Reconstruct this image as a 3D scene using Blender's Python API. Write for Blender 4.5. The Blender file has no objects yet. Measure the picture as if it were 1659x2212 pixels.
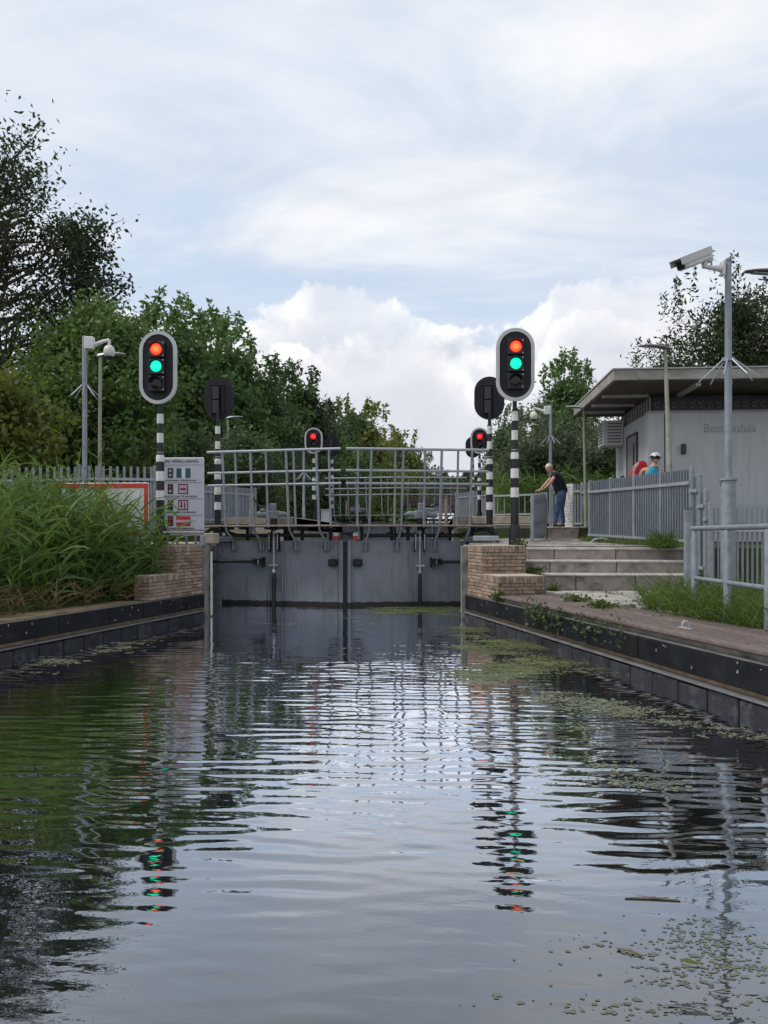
import bpy, bmesh, math, random
import numpy as np
from mathutils import Vector, Matrix

random.seed(7)
rng = np.random.default_rng(7)
R = math.radians
scene = bpy.context.scene
COL = scene.collection

# ------------------------------------------------------------------ camera
YAW = R(4.15)
EYE = 1.5
F, CX, HY = 1662.0, 829.5, 1160.0
cam_data = bpy.data.cameras.new('camera')
cam = bpy.data.objects.new('camera', cam_data)
COL.objects.link(cam)
cam.location = (0, 0, EYE)
cam.rotation_euler = (R(90), 0, YAW)
cam_data.sensor_fit = 'VERTICAL'
cam_data.sensor_height = 36.0
cam_data.lens = 36.0 * F / 2212.0
cam_data.shift_y = 54.0 / 2212.0
cam_data.clip_end = 3000
scene.camera = cam

cT, sT = math.cos(YAW), math.sin(YAW)


def D(px, d, z=0.0):
    u = (px - CX) / F
    return Vector((d * (u * cT - sT), d * (cT + u * sT), z))


def zat(py, d):
    return EYE + (HY - py) * d / F


def azel(px, py):
    u = (px - CX) / F
    return math.atan(u) - YAW, math.atan((HY - py) / (F * math.sqrt(1 + u * u)))


# ------------------------------------------------------------------ world
SUN_EL, SUN_AZ = R(54), R(-98)      # azimuth measured from +Y towards +X
world = bpy.data.worlds.new('World')
scene.world = world
world.use_nodes = True
nt = world.node_tree
nt.nodes.clear()


class G:
    def __init__(self, t):
        self.t = t

    def n(self, typ, **kw):
        nd = self.t.nodes.new(typ)
        for k, v in kw.items():
            setattr(nd, k, v)
        return nd

    def put(self, sock, v):
        if hasattr(v, 'default_value') or isinstance(v, bpy.types.NodeSocket):
            self.t.links.new(v, sock)
        else:
            sock.default_value = v

    def m(self, op, a, b=0.0, c=0.0, clamp=False):
        nd = self.n('ShaderNodeMath', operation=op, use_clamp=clamp)
        self.put(nd.inputs[0], a)
        self.put(nd.inputs[1], b)
        self.put(nd.inputs[2], c)
        return nd.outputs[0]

    def vm(self, op, a, b=(0, 0, 0), scale=None):
        nd = self.n('ShaderNodeVectorMath', operation=op)
        self.put(nd.inputs[0], a)
        if scale is None:
            self.put(nd.inputs[1], b)
        else:
            self.put(nd.inputs['Scale'], scale)
        return nd.outputs[0]

    def noise(self, vec, scale, detail=4, rough=.55, dist=0.0):
        nd = self.n('ShaderNodeTexNoise')
        self.put(nd.inputs['Vector'], vec)
        nd.inputs['Scale'].default_value = scale
        nd.inputs['Detail'].default_value = detail
        nd.inputs['Roughness'].default_value = rough
        nd.inputs['Distortion'].default_value = dist
        return nd.outputs['Fac']

    def ss(self, v, a, b):
        nd = self.n('ShaderNodeMapRange', interpolation_type='SMOOTHSTEP')
        self.put(nd.inputs[0], v)
        nd.inputs[1].default_value = a
        nd.inputs[2].default_value = b
        return nd.outputs[0]

    def mix(self, f, a, b):
        nd = self.n('ShaderNodeMix', data_type='RGBA')
        self.put(nd.inputs[0], f)
        self.put(nd.inputs[6], a)
        self.put(nd.inputs[7], b)
        return nd.outputs[2]

    def comb(self, x, y, z):
        nd = self.n('ShaderNodeCombineXYZ')
        self.put(nd.inputs[0], x)
        self.put(nd.inputs[1], y)
        self.put(nd.inputs[2], z)
        return nd.outputs[0]


g = G(nt)
out = g.n('ShaderNodeOutputWorld')
bg = g.n('ShaderNodeBackground')
bg.inputs['Strength'].default_value = 0.1
nt.links.new(bg.outputs[0], out.inputs[0])
sky = g.n('ShaderNodeTexSky', sky_type='NISHITA')
sky.sun_disc = False
sky.sun_elevation = SUN_EL
sky.sun_rotation = SUN_AZ
sky.air_density = 1.0
sky.dust_density = 1.6
tc = g.n('ShaderNodeTexCoord')
nv = tc.outputs['Generated']
sep = g.n('ShaderNodeSeparateXYZ')
nt.links.new(nv, sep.inputs[0])
sx, sy, sz = sep.outputs
zc = g.m('ADD', g.m('MAXIMUM', sz, 0.0), 0.10)
q = g.comb(g.m('DIVIDE', sx, zc), g.m('DIVIDE', sy, zc), 0.0)
# veil of high cloud, streaked by the wind from upper left to lower right
rot = g.n('ShaderNodeMapping')
nt.links.new(q, rot.inputs['Vector'])
rot.inputs['Rotation'].default_value = (0, 0, R(20))
rot.inputs['Scale'].default_value = (0.60, 1.15, 1.0)
rot.inputs['Location'].default_value = (5.3, 2.2, 0)
qq = rot.outputs[0]
ci1 = g.noise(qq, 1.55, 10, .60, .8)
ci2 = g.noise(g.vm('ADD', qq, (7.1, 3.3, 0)), 0.8, 4, .5, .4)
ci = g.m('ADD', g.m('MULTIPLY', ci1, .62), g.m('MULTIPLY', ci2, .50))
cov = g.ss(ci, .44, .68)
nv2 = g.noise(g.vm('ADD', qq, (1.7, 9.3, 0)), 2.2, 8, .62, .6)
hi = g.mix(g.ss(nv2, .30, .70), (7.2, 7.5, 8.1, 1), (8.9, 8.95, 9.15, 1))
blue = g.mix(.75, g.vm('SCALE', sky.outputs[0], scale=1.25), (5.5, 6.85, 8.6, 1))
colr = g.mix(g.m('ADD', g.m('MULTIPLY', cov, .76), .22), blue, hi)
# cumulus banks near the horizon: top outline by azimuth, broken up by noise
az = g.m('ARCTAN2', sx, sy)
el = g.m('ARCSINE', sz)


def profile(pts):
    fc = g.n('ShaderNodeFloatCurve')
    cv = fc.mapping.curves[0]
    P = [((azel(px, py)[0] / (2 * math.pi)) + .5, azel(px, py)[1] / .7) for px, py in pts]
    rr = random.Random(len(pts))
    x = P[-1][0] + .012
    while x < .995:
        P.append((x, rr.uniform(.25, .48)))
        x += rr.uniform(.008, .02)
    x = P[0][0] - .012
    while x > .005:
        P.insert(0, (x, rr.uniform(.25, .48)))
        x -= rr.uniform(.008, .02)
    cv.points[0].location = P[0]
    cv.points[1].location = P[-1]
    for p in P[1:-1]:
        cv.points.new(*p)
    for p in cv.points:
        p.handle_type = 'AUTO'
    fc.mapping.update()
    t = g.m('ADD', g.m('DIVIDE', az, 2 * math.pi), .5)
    g.put(fc.inputs['Value'], t)
    return g.m('MULTIPLY', fc.outputs[0], .7)


tA = profile([(0, 720), (160, 710), (300, 700), (420, 700), (500, 690), (560, 672), (620, 635), (700, 612), (770, 620), (830, 652),
              (880, 672), (910, 720), (960, 716), (1020, 712), (1090, 700), (1150, 670), (1180, 640), (1230, 610),
              (1285, 612), (1335, 614), (1400, 620), (1480, 640), (1560, 650), (1680, 640)])
tB = profile([(0, 700), (420, 690), (600, 760), (700, 742), (790, 735), (880, 722), (940, 745), (1010, 790), (1060, 815),
              (1140, 790), (1180, 720), (1260, 690), (1330, 700), (1420, 680), (1500, 700), (1680, 720)])
bill = g.noise(nv, 11, 7, .56, .2)
bill2 = g.noise(g.vm('ADD', nv, (-0.012, -0.006, .020)), 11, 7, .56, .2)
fine = g.noise(nv, 46, 5, .6, .2)
edge = g.m('ADD', g.m('MULTIPLY', g.m('SUBTRACT', bill, .5), .13), g.m('MULTIPLY', g.m('SUBTRACT', fine, .5), .035))
relief = g.m('MULTIPLY', g.m('SUBTRACT', bill, bill2), 3.6)
soft = g.ss(g.noise(g.vm('ADD', nv, (3.3, .4, 1.2)), 6.5, 3, .5), .36, .60)
for tp, wdt in ((tA, .008), (tB, .008)):
    dd = g.m('SUBTRACT', g.m('ADD', tp, edge), el)
    dens = g.ss(dd, -wdt * .5, wdt)
    rim = g.m('SUBTRACT', 1.0, g.ss(dd, 0.0, .085))
    rs = g.m('MULTIPLY', rim, g.m('ADD', g.m('MULTIPLY', soft, .5), .5))
    sh = g.m('ADD', g.m('MULTIPLY', rs, .70), g.m('ADD', g.m('MULTIPLY', relief, g.m('ADD', rs, .12)), .12), clamp=True)
    cc = g.mix(sh, (6.2, 6.45, 7.2, 1), (10.2, 10.1, 10.0, 1))
    colr = g.mix(g.m('MULTIPLY', dens, g.m('ADD', g.m('MULTIPLY', soft, .30), .62)), colr, cc)
nt.links.new(g.vm('SCALE', colr, scale=.735), bg.inputs['Color'])

# ------------------------------------------------------------------ sun (behind thin cloud) and exposure
sd = bpy.data.lights.new('sun', 'SUN')
sd.energy = 1.5
sd.angle = R(14)
sd.color = (1.0, .95, .88)
sun = bpy.data.objects.new('sun', sd)
COL.objects.link(sun)
sv = Vector((math.sin(SUN_AZ) * math.cos(SUN_EL), math.cos(SUN_AZ) * math.cos(SUN_EL), math.sin(SUN_EL)))
sun.rotation_euler = sv.to_track_quat('Z', 'Y').to_euler()
vs = scene.view_settings
vs.view_transform = 'Standard'
vs.look = 'None'
vs.gamma = 1
vs.use_curve_mapping = False
vs.exposure = 0.6

# ------------------------------------------------------------------ materials
MATS = {}


def mat(name, col, rough=.65, metal=0.0, var=.2, vs_=3.0, bump=0.0, bs=40.0, col2=None, amt=(.5, .68), s2=1.6, spec=.4, rnd=.0, stretch=None):
    m = bpy.data.materials.new(name)
    m.use_nodes = True
    t = m.node_tree
    h = G(t)
    b = t.nodes['Principled BSDF']
    c = h.n('ShaderNodeTexCoord').outputs['Object']
    oi = h.n('ShaderNodeObjectInfo')
    v = h.vm('ADD', c, h.vm('SCALE', (37.0, 51.0, 23.0), scale=oi.outputs['Random']))
    if stretch:
        v = h.vm('MULTIPLY', v, stretch)
    f1 = h.noise(v, vs_, 5, .6)
    a = tuple(x * (1 - var) for x in col) + (1,)
    d = tuple(min(1, x * (1 + var)) for x in col) + (1,)
    cc = h.mix(h.ss(f1, .3, .7), a, d)
    if col2:
        f2 = h.ss(h.noise(v, s2, 6, .62, .4), amt[0], amt[1])
        cc = h.mix(f2, cc, tuple(col2) + (1,))
    if rnd:
        k = h.m('ADD', h.m('MULTIPLY', oi.outputs['Random'], 2 * rnd), 1 - rnd)
        cc = h.vm('SCALE', cc, scale=k)
    h.put(b.inputs['Base Color'], cc)
    rr = h.m('ADD', h.m('MULTIPLY', f1, .2), rough - .1)
    h.put(b.inputs['Roughness'], rr)
    b.inputs['Metallic'].default_value = metal
    b.inputs['Specular IOR Level'].default_value = spec
    if bump:
        bn = h.n('ShaderNodeBump')
        bn.inputs['Strength'].default_value = bump
        bn.inputs['Distance'].default_value = .01
        h.put(bn.inputs['Height'], h.noise(v, bs, 4, .6))
        t.links.new(bn.outputs[0], b.inputs['Normal'])
    MATS[name] = m
    return m


def leafmat(name, dark, light, trans=.35, patch=.5):
    m = bpy.data.materials.new(name)
    m.use_nodes = True
    t = m.node_tree
    t.nodes.clear()
    h = G(t)
    o = h.n('ShaderNodeOutputMaterial')
    ge = h.n('ShaderNodeNewGeometry')
    ri = ge.outputs['Random Per Island']
    pn = h.ss(h.noise(ge.outputs['Position'], patch, 4, .6), .35, .68)
    f = h.m('ADD', h.m('MULTIPLY', ri, .55), h.m('MULTIPLY', pn, .45))
    c = h.mix(f, dark + (1,), light + (1,))
    df = h.n('ShaderNodeBsdfPrincipled')
    h.put(df.inputs['Base Color'], c)
    df.inputs['Roughness'].default_value = .5
    df.inputs['Specular IOR Level'].default_value = .25
    tr = h.n('ShaderNodeBsdfTranslucent')
    h.put(tr.inputs['Color'], h.mix(.5, c, (light[0] * 1.3, light[1] * 1.25, light[2] * .7, 1)))
    mx = h.n('ShaderNodeMixShader')
    mx.inputs[0].default_value = trans
    t.links.new(df.outputs[0], mx.inputs[1])
    t.links.new(tr.outputs[0], mx.inputs[2])
    t.links.new(mx.outputs[0], o.inputs[0])
    MATS[name] = m
    return m


def emat(name, col, strength, rimcol=None, r=.1):
    m = bpy.data.materials.new(name)
    m.use_nodes = True
    t = m.node_tree
    h = G(t)
    b = t.nodes['Principled BSDF']
    c = h.n('ShaderNodeTexCoord').outputs['Object']
    sp = h.n('ShaderNodeSeparateXYZ')
    t.links.new(c, sp.inputs[0])
    rad = h.m('SQRT', h.m('ADD', h.m('POWER', sp.outputs[0], 2.0), h.m('POWER', sp.outputs[2], 2.0)))
    f = h.ss(rad, r * .15, r)
    cc = h.mix(f, col + (1,), (rimcol or col) + (1,))
    b.inputs['Base Color'].default_value = tuple(x * .2 for x in col) + (1,)
    b.inputs['Roughness'].default_value = .25
    h.put(b.inputs['Emission Color'], cc)
    b.inputs['Emission Strength'].default_value = strength
    MATS[name] = m
    return m


mat('galv', (.25, .275, .305), .5, .25, .14, 9, .15, 60, col2=(.17, .19, .22), amt=(.52, .75), s2=5)
mat('galv_light', (.33, .355, .385), .45, .25, .10, 7, .1, 60)
mat('galv_dark', (.16, .18, .21), .5, .25, .2, 9)
mat('fence_steel', (.20, .225, .255), .55, .25, .12, 6, .12, 80, col2=(.15, .17, .19), amt=(.55, .8), s2=3, rnd=.06)
mat('black', (.012, .012, .015), .45, 0, .3, 4, .05, 50)
mat('black_matte', (.016, .016, .019), .75, 0, .3, 3)
mat('rubber', (.010, .010, .011), .6, 0, .3, 6)
mat('white_paint', (.62, .62, .60), .5, 0, .07, 5, .05, 50, col2=(.40, .39, .36), amt=(.5, .75), s2=7)
mat('rim_white', (.50, .50, .49), .5, 0, .06, 5, col2=(.36, .36, .35), amt=(.6, .85), s2=6)
mat('cream_plastic', (.58, .57, .50), .4, 0, .05)
mat('red_paint', (.42, .035, .028), .45, 0, .12, 5)
mat('red_sign', (.50, .055, .035), .45, 0, .1, 4)
mat('sign_white', (.52, .52, .56), .5, 0, .05, 2)
mat('sign_face_grey', (.44, .44, .49), .5, 0, .05, 2)
mat('sign_line', (.14, .14, .16), .6)
mat('sign_green', (.01, .085, .085), .5)
mat('sign_maroon', (.13, .012, .03), .5)
mat('pinkish', (.5, .34, .38), .5)
mat('sign_dot_grey', (.22, .24, .29), .5)
mat('sign_dot_red', (.36, .03, .02), .5)
mat('brickA', (.275, .20, .145), .85, 0, .3, 14, .5, 90, col2=(.17, .125, .10), amt=(.5, .8), s2=9, rnd=.33)
mat('mortar', (.15, .135, .12), .95, 0, .25, 8, .4, 60)
mat('coping', (.40, .34, .265), .85, 0, .2, 5, .3, 50, col2=(.2, .18, .14), amt=(.55, .8), s2=3)
mat('concrete', (.31, .285, .265), .9, 0, .2, 3, .35, 45, col2=(.17, .155, .13), amt=(.5, .75), s2=2.5, rnd=.08)
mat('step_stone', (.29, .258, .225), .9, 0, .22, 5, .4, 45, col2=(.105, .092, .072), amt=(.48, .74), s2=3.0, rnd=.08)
mat('step_tread_lit', (.44, .41, .38), .9, 0, .18, 5, .3, 45, col2=(.22, .20, .18), amt=(.5, .8), s2=3, rnd=.06)  # paler than the step blocks: light from above painted into the treads
mat('paver', (.325, .30, .275), .9, 0, .2, 6, .35, 50, col2=(.20, .185, .16), amt=(.5, .78), s2=4, rnd=.14)
mat('deck', (.125, .095, .085), .8, 0, .25, 7, .4, 60, col2=(.075, .055, .05), amt=(.5, .78), s2=4, rnd=.18, stretch=(5, .6, 5))
mat('deck_edge', (.11, .072, .062), .85, 0, .3, 8, .4, 60)
mat('tan_wood', (.22, .16, .105), .85, 0, .25, 7, .4, 60, rnd=.15)
mat('quay_concrete', (.20, .185, .165), .9, 0, .3, 4, .4, 40, col2=(.07, .065, .058), amt=(.48, .72), s2=2.4)
mat('old_timber', (.020, .021, .025), .8, 0, .4, 6, .5, 50, col2=(.06, .062, .064), amt=(.5, .7), s2=5, rnd=.3)
mat('fender_black', (.008, .0085, .011), .6, 0, .4, 4, .15, 60, col2=(.022, .023, .026), amt=(.56, .75), s2=4, spec=.2)
mat('fender_edge', (.14, .14, .145), .6, 0, .2, 6)
mat('chip', (.28, .28, .28), .8)
mat('walk_timber', (.29, .24, .20), .8, 0, .25, 8, .4, 60)
mat('brown_steel', (.17, .14, .12), .7, 0, .25, 6)
mat('bridge_wood', (.105, .082, .074), .85, 0, .3, 4)
mat('soil', (.12, .09, .055), .95, 0, .35, 4, .6, 25, col2=(.2, .15, .085), amt=(.45, .7), s2=3)
mat('sand_ledge', (.26, .19, .115), .95, 0, .25, 5, .5, 40, col2=(.13, .095, .055), amt=(.5, .75), s2=3)
mat('grass_ground', (.045, .062, .022), .95, 0, .4, 1.5, .6, 12, col2=(.075, .065, .035), amt=(.5, .75), s2=.5)
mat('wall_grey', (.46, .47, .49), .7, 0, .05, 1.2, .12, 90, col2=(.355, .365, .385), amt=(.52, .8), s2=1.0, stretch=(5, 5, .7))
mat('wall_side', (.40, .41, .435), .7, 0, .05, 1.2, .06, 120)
mat('plinth_pale', (.40, .42, .46), .7, 0, .04, 2)
mat('letters', (.27, .275, .30), .6)
mat('joint', (.06, .063, .075), .8)
mat('roof_concrete', (.29, .275, .25), .9, 0, .2, 3, .3, 40, col2=(.16, .155, .10), amt=(.48, .75), s2=1.6)
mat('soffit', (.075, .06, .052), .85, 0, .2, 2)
mat('beam_pale', (.32, .31, .30), .8, 0, .1)
mat('frieze', (.03, .031, .036), .35, 0, .3, 5)
mat('frieze_light', (.11, .11, .12), .5, 0, .3, 12)
mat('glass_dark', (.02, .022, .026), .12, 0, .2, 2)
mat('louvre_white', (.40, .40, .40), .5, 0, .06)
mat('door_grey', (.21, .205, .20), .55, 0, .1)
mat('pole_mossy', (.30, .295, .25), .7, 0, .12, 6, col2=(.19, .20, .13), amt=(.45, .75), s2=4)
mat('pole_green', (.25, .27, .19), .75, 0, .15, 6)
mat('lamp_head', (.10, .105, .115), .5, .2, .1)
mat('lamp_glass', (.30, .31, .33), .3)
mat('bark', (.055, .045, .036), .9, 0, .35, 8, .5, 30)
mat('skin', (.50, .27, .20), .5, 0, .08, 8)
mat('hair_white', (.62, .57, .47), .7, 0, .15, 30)
mat('shirt_black', (.012, .012, .018), .85, 0, .3, 12, .2, 20)
mat('collar_red', (.25, .02, .035), .8)
mat('jeans', (.055, .095, .19), .85, 0, .35, 9, .3, 40, col2=(.13, .18, .28), amt=(.5, .75), s2=6)
mat('shoe_brown', (.035, .022, .018), .6)
mat('teal', (.012, .26, .40), .75, 0, .15, 9, .3, 18)
mat('helmet_white', (.68, .69, .71), .3)
mat('dark_cloth', (.02, .021, .03), .85)
mat('red_cover', (.42, .022, .03), .38, 0, .2, 6, .5, 9)
mat('boat_white', (.72, .73, .75), .3, 0, .05)
mat('boat_dark', (.02, .025, .03), .2)
mat('metal_bright', (.45, .46, .48), .4, .5, .2, 8)
mat('motor', (.20, .215, .24), .5, .2, .2, 8)
mat('stick', (.14, .12, .09), .9, 0, .3, 20)

leafmat('leaf_dark', (0.0180, 0.0300, 0.0134), (0.0578, 0.0853, 0.0303), .22, .35)
leafmat('leaf_mid', (0.0507, 0.1011, 0.0298), (0.1289, 0.2109, 0.0547), .3, .45)
leafmat('leaf_row', (0.0670, 0.1341, 0.0473), (0.1531, 0.2436, 0.0835), .3, .3)
leafmat('leaf_deep', (0.0519, 0.0960, 0.0406), (0.1044, 0.1566, 0.0653), .28, .3)
leafmat('leaf_yellow', (0.0910, 0.1252, 0.0340), (0.2304, 0.2560, 0.0768), .35, .25)
leafmat('leaf_bright', (.05, .075, .016), (.17, .20, .045), .4, .8)
leafmat('leaf_willow', (0.0420, 0.0660, 0.0396), (0.1500, 0.1920, 0.1140), .3, .6)
leafmat('reed_leaf', (0.0400, 0.0887, 0.0184), (0.1476, 0.2298, 0.0605), .35, 1.1)
leafmat('reed_dry', (.09, .06, .028), (.24, .17, .08), .25, 2.0)
leafmat('grass_blade', (0.0420, 0.0840, 0.0168), (0.1265, 0.1925, 0.0440), .35, 1.4)
leafmat('weed_leaf', (.030, .060, .013), (.115, .16, .04), .3, 3)
leafmat('bramble_leaf', (.028, .05, .022), (.10, .135, .06), .3, 3)
leafmat('duckweed', (.065, .082, .030), (.165, .19, .075), .1, 1.2)
leafmat('duckweed_pale', (.10, .115, .075), (.22, .235, .16), .1, 1.2)
leafmat('duckweed_film', (.085, .10, .075), (.15, .165, .125), .1, 1.2)
leafmat('moss_red', (.06, .035, .016), (.17, .10, .045), .2, 2)
emat('lens_red_lit', (1.0, .16, .035), 1.3, (1.0, .035, .012), .10)
emat('lens_red_far', (1.0, .035, .035), 1.25, (.8, .006, .012), .10)
emat('lens_green_lit', (.0, .86, .50), 1.0, (.0, .80, .42), .10)
emat('ring_glow_red', (.16, .003, .002), 1.0, (.05, .001, .001), .13)  # halo around the red lens, painted as weak emission on its reflector
emat('ring_glow_green', (.002, .03, .008), 1.0, (.001, .01, .003), .13)  # same painted halo around the green lens
mat('lens_off', (.022, .010, .010), .15)


# ------------------------------------------------------------------ mesh building
class MB:
    def __init__(self):
        self.v = []
        self.f = []
        self.mi = []
        self.cur = 0

    def add(self, vs, fs):
        o = len(self.v)
        self.v.extend([tuple(p) for p in vs])
        for f in fs:
            self.f.append(tuple(i + o for i in f))
            self.mi.append(self.cur)
        return self

    def box(self, c, s, rz=0.0, rot=None, ch=0.0):
        sx, sy, sz = s[0] / 2, s[1] / 2, s[2] / 2
        M = rot if rot is not None else Matrix.Rotation(rz, 3, 'Z')
        c = Vector(c)
        if ch <= 0:
            vs = [c + M @ Vector((x * sx, y * sy, z * sz)) for x in (-1, 1) for y in (-1, 1) for z in (-1, 1)]
            fs = [(0, 1, 3, 2), (4, 6, 7, 5), (0, 4, 5, 1), (2, 3, 7, 6), (0, 2, 6, 4), (1, 5, 7, 3)]
            return self.add(vs, fs)
        ch = min(ch, sx * .9, sy * .9, sz * .9)
        vs, idx = [], {}
        for x in (-1, 1):
            for y in (-1, 1):
                for z in (-1, 1):
                    for k in range(3):
                        p = [x * (sx - ch), y * (sy - ch), z * (sz - ch)]
                        p[k] = (x * sx, y * sy, z * sz)[k]
                        idx[(x, y, z, k)] = len(vs)
                        vs.append(c + M @ Vector(p))
        fs = []
        I = idx
        for sg in (-1, 1):
            q = [(-1, -1), (1, -1), (1, 1), (-1, 1)]
            if sg < 0:
                q = q[::-1]
            fs.append(tuple(I[(sg, a, b, 0)] for a, b in q))
            fs.append(tuple(I[(b, sg, a, 1)] for a, b in q))
            fs.append(tuple(I[(a, b, sg, 2)] for a, b in q))
        for a in (-1, 1):
            for b in (-1, 1):
                fs.append((I[(a, b, -1, 0)], I[(a, b, 1, 0)], I[(a, b, 1, 1)], I[(a, b, -1, 1)]))
                fs.append((I[(a, -1, b, 0)], I[(a, 1, b, 0)], I[(a, 1, b, 2)], I[(a, -1, b, 2)]))
                fs.append((I[(-1, a, b, 1)], I[(1, a, b, 1)], I[(1, a, b, 2)], I[(-1, a, b, 2)]))
                for z in (-1, 1):
                    fs.append((I[(a, b, z, 0)], I[(a, b, z, 1)], I[(a, b, z, 2)]))
        return self.add(vs, fs)

    def bar(self, p, q, w, t, up=(0, 0, 1)):
        p, q = Vector(p), Vector(q)
        d = q - p
        L = d.length
        x = d.normalized()
        u = Vector(up)
        if abs(x.dot(u)) > .98:
            u = Vector((0, 1, 0))
        y = u.cross(x).normalized()
        z = x.cross(y)
        M = Matrix((x, y, z)).transposed()
        return self.box((p + q) / 2, (L, w, t), rot=M)

    def tube(self, pts, rad, seg=8, cap=True):
        pts = [Vector(p) for p in pts]
        n = len(pts)
        if not hasattr(rad, '__len__'):
            rad = [rad] * n
        vs, fs = [], []
        prev = None
        for i, p in enumerate(pts):
            d = (pts[min(i + 1, n - 1)] - pts[max(i - 1, 0)])
            if d.length < 1e-9:
                d = Vector((0, 0, 1))
            d.normalize()
            if prev is None:
                a = Vector((0, 0, 1)) if abs(d.z) < .9 else Vector((1, 0, 0))
                x = d.cross(a).normalized()
            else:
                x = (prev - d * prev.dot(d))
                x = x.normalized() if x.length > 1e-6 else d.cross(Vector((0, 0, 1))).normalized()
            prev = x
            y = d.cross(x)
            for k in range(seg):
                a = 2 * math.pi * k / seg
                vs.append(p + (x * math.cos(a) + y * math.sin(a)) * rad[i])
        for i in range(n - 1):
            for k in range(seg):
                k2 = (k + 1) % seg
                fs.append((i * seg + k, i * seg + k2, (i + 1) * seg + k2, (i + 1) * seg + k))
        if cap:
            fs.append(tuple(range(seg))[::-1])
            fs.append(tuple((n - 1) * seg + k for k in range(seg)))
        return self.add(vs, fs)

    def lathe(self, c, prof, seg=16, axis='Z'):
        c = Vector(c)
        vs, fs = [], []
        for r, h in prof:
            for k in range(seg):
                a = 2 * math.pi * k / seg
                x, y = r * math.cos(a), r * math.sin(a)
                p = {'Z': (x, y, h), 'Y': (x, h, y), 'X': (h, x, y)}[axis]
                vs.append(c + Vector(p))
        for i in range(len(prof) - 1):
            for k in range(seg):
                k2 = (k + 1) % seg
                fs.append((i * seg + k, i * seg + k2, (i + 1) * seg + k2, (i + 1) * seg + k))
        fs.append(tuple(range(seg))[::-1])
        fs.append(tuple((len(prof) - 1) * seg + k for k in range(seg)))
        return self.add(vs, fs)

    def prism(self, poly, a, b, axis='Y'):
        """poly: 2D outline; extruded from a to b along axis"""
        n = len(poly)

        def P(p, h):
            return {'Y': (p[0], h, p[1]), 'Z': (p[0], p[1], h), 'X': (h, p[0], p[1])}[axis]
        vs = [P(p, a) for p in poly] + [P(p, b) for p in poly]
        fs = [tuple(range(n))[::-1], tuple(range(n, 2 * n))]
        for i in range(n):
            j = (i + 1) % n
            fs.append((i, j, n + j, n + i))
        return self.add(vs, fs)

    def ring(self, outer, inner, a, b):
        """flat frame between two matching outlines in x,z; thickness along y"""
        n = len(outer)
        vs = [(p[0], a, p[1]) for p in outer] + [(p[0], a, p[1]) for p in inner] + \
             [(p[0], b, p[1]) for p in outer] + [(p[0], b, p[1]) for p in inner]
        fs = []
        for i in range(n):
            j = (i + 1) % n
            fs += [(i, j, n + j, n + i), (2 * n + i, 3 * n + i, 3 * n + j, 2 * n + j),
                   (i, 2 * n + i, 2 * n + j, j), (n + i, n + j, 3 * n + j, 3 * n + i)]
        return self.add(vs, fs)

    def mesh(self, name, mats, smooth=False, off=(0, 0, 0)):
        me = bpy.data.meshes.new(name)
        o = Vector(off)
        me.from_pydata([tuple(Vector(p) - o) for p in self.v], [], self.f)
        if not isinstance(mats, (list, tuple)):
            mats = [mats]
        for m in mats:
            me.materials.append(MATS[m])
        if len(mats) > 1:
            me.polygons.foreach_set('material_index', self.mi)
        bm = bmesh.new()
        bm.from_mesh(me)
        bmesh.ops.recalc_face_normals(bm, faces=bm.faces)
        bm.to_mesh(me)
        bm.free()
        if smooth:
            me.polygons.foreach_set('use_smooth', [True] * len(me.polygons))
            try:
                me.set_sharp_from_angle(angle=R(40))
            except Exception:
                pass
        return me

    def build(self, name, mats, parent=None, smooth=False, org=None):
        """verts are world coordinates unless the parent chain is local; org = origin of the object"""
        off = Vector(org) if org is not None else Vector((0, 0, 0))
        base = wloc(parent)
        me = self.mesh(name, mats, smooth, off if org is not None else base)
        o = bpy.data.objects.new(name, me)
        COL.objects.link(o)
        if parent is not None:
            o.parent = parent
        if org is not None:
            o.location = off - base
        return o


def wloc(o):
    v = Vector((0, 0, 0))
    while o is not None:
        v = v + Vector(o.location)
        o = o.parent
    return v


def tag(o, label=None, cat=None, group=None, kind=None):
    if label:
        o['label'] = label
    if cat:
        o['category'] = cat
    if group:
        o['group'] = group
    if kind:
        o['kind'] = kind
    return o


def thing(name, label, cat, loc, group=None, rz=0.0):
    o = bpy.data.objects.new(name, None)
    o.empty_display_size = .2
    COL.objects.link(o)
    o.location = loc
    o.rotation_euler = (0, 0, rz)
    return tag(o, label, cat, group)


def inst(name, me, parent, loc, rz=0.0, scale=None, rot=None):
    o = bpy.data.objects.new(name, me)
    COL.objects.link(o)
    o.parent = parent
    o.location = Vector(loc) - wloc(parent)
    o.rotation_euler = rot if rot is not None else (0, 0, rz)
    if scale is not None:
        o.scale = scale
    return o


def dup(root, loc, rz=None, label=None, scale=None, group=None):
    def rec(o, par):
        c = o.copy()
        COL.objects.link(c)
        c.parent = par
        for ch in list(o.children):
            rec(ch, c)
        return c
    c = rec(root, None)
    c.location = loc
    if rz is not None:
        c.rotation_euler = (0, 0, rz)
    if scale is not None:
        c.scale = scale
    if label:
        c['label'] = label
    if group:
        c['group'] = group
    return c


def fastmesh(name, V, Q, m, smooth=False):
    """V (n,3), Q (m,4) quads, or (m,3)"""
    me = bpy.data.meshes.new(name)
    V = np.asarray(V, dtype=np.float32)
    Q = np.asarray(Q, dtype=np.int32)
    k = Q.shape[1]
    me.vertices.add(len(V))
    me.vertices.foreach_set('co', V.ravel())
    me.loops.add(Q.size)
    me.loops.foreach_set('vertex_index', Q.ravel())
    me.polygons.add(len(Q))
    me.polygons.foreach_set('loop_start', np.arange(0, Q.size, k, dtype=np.int32))
    me.update(calc_edges=True)
    me.materials.append(MATS[m])
    if smooth:
        me.polygons.foreach_set('use_smooth', [True] * len(Q))
    return me


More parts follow.
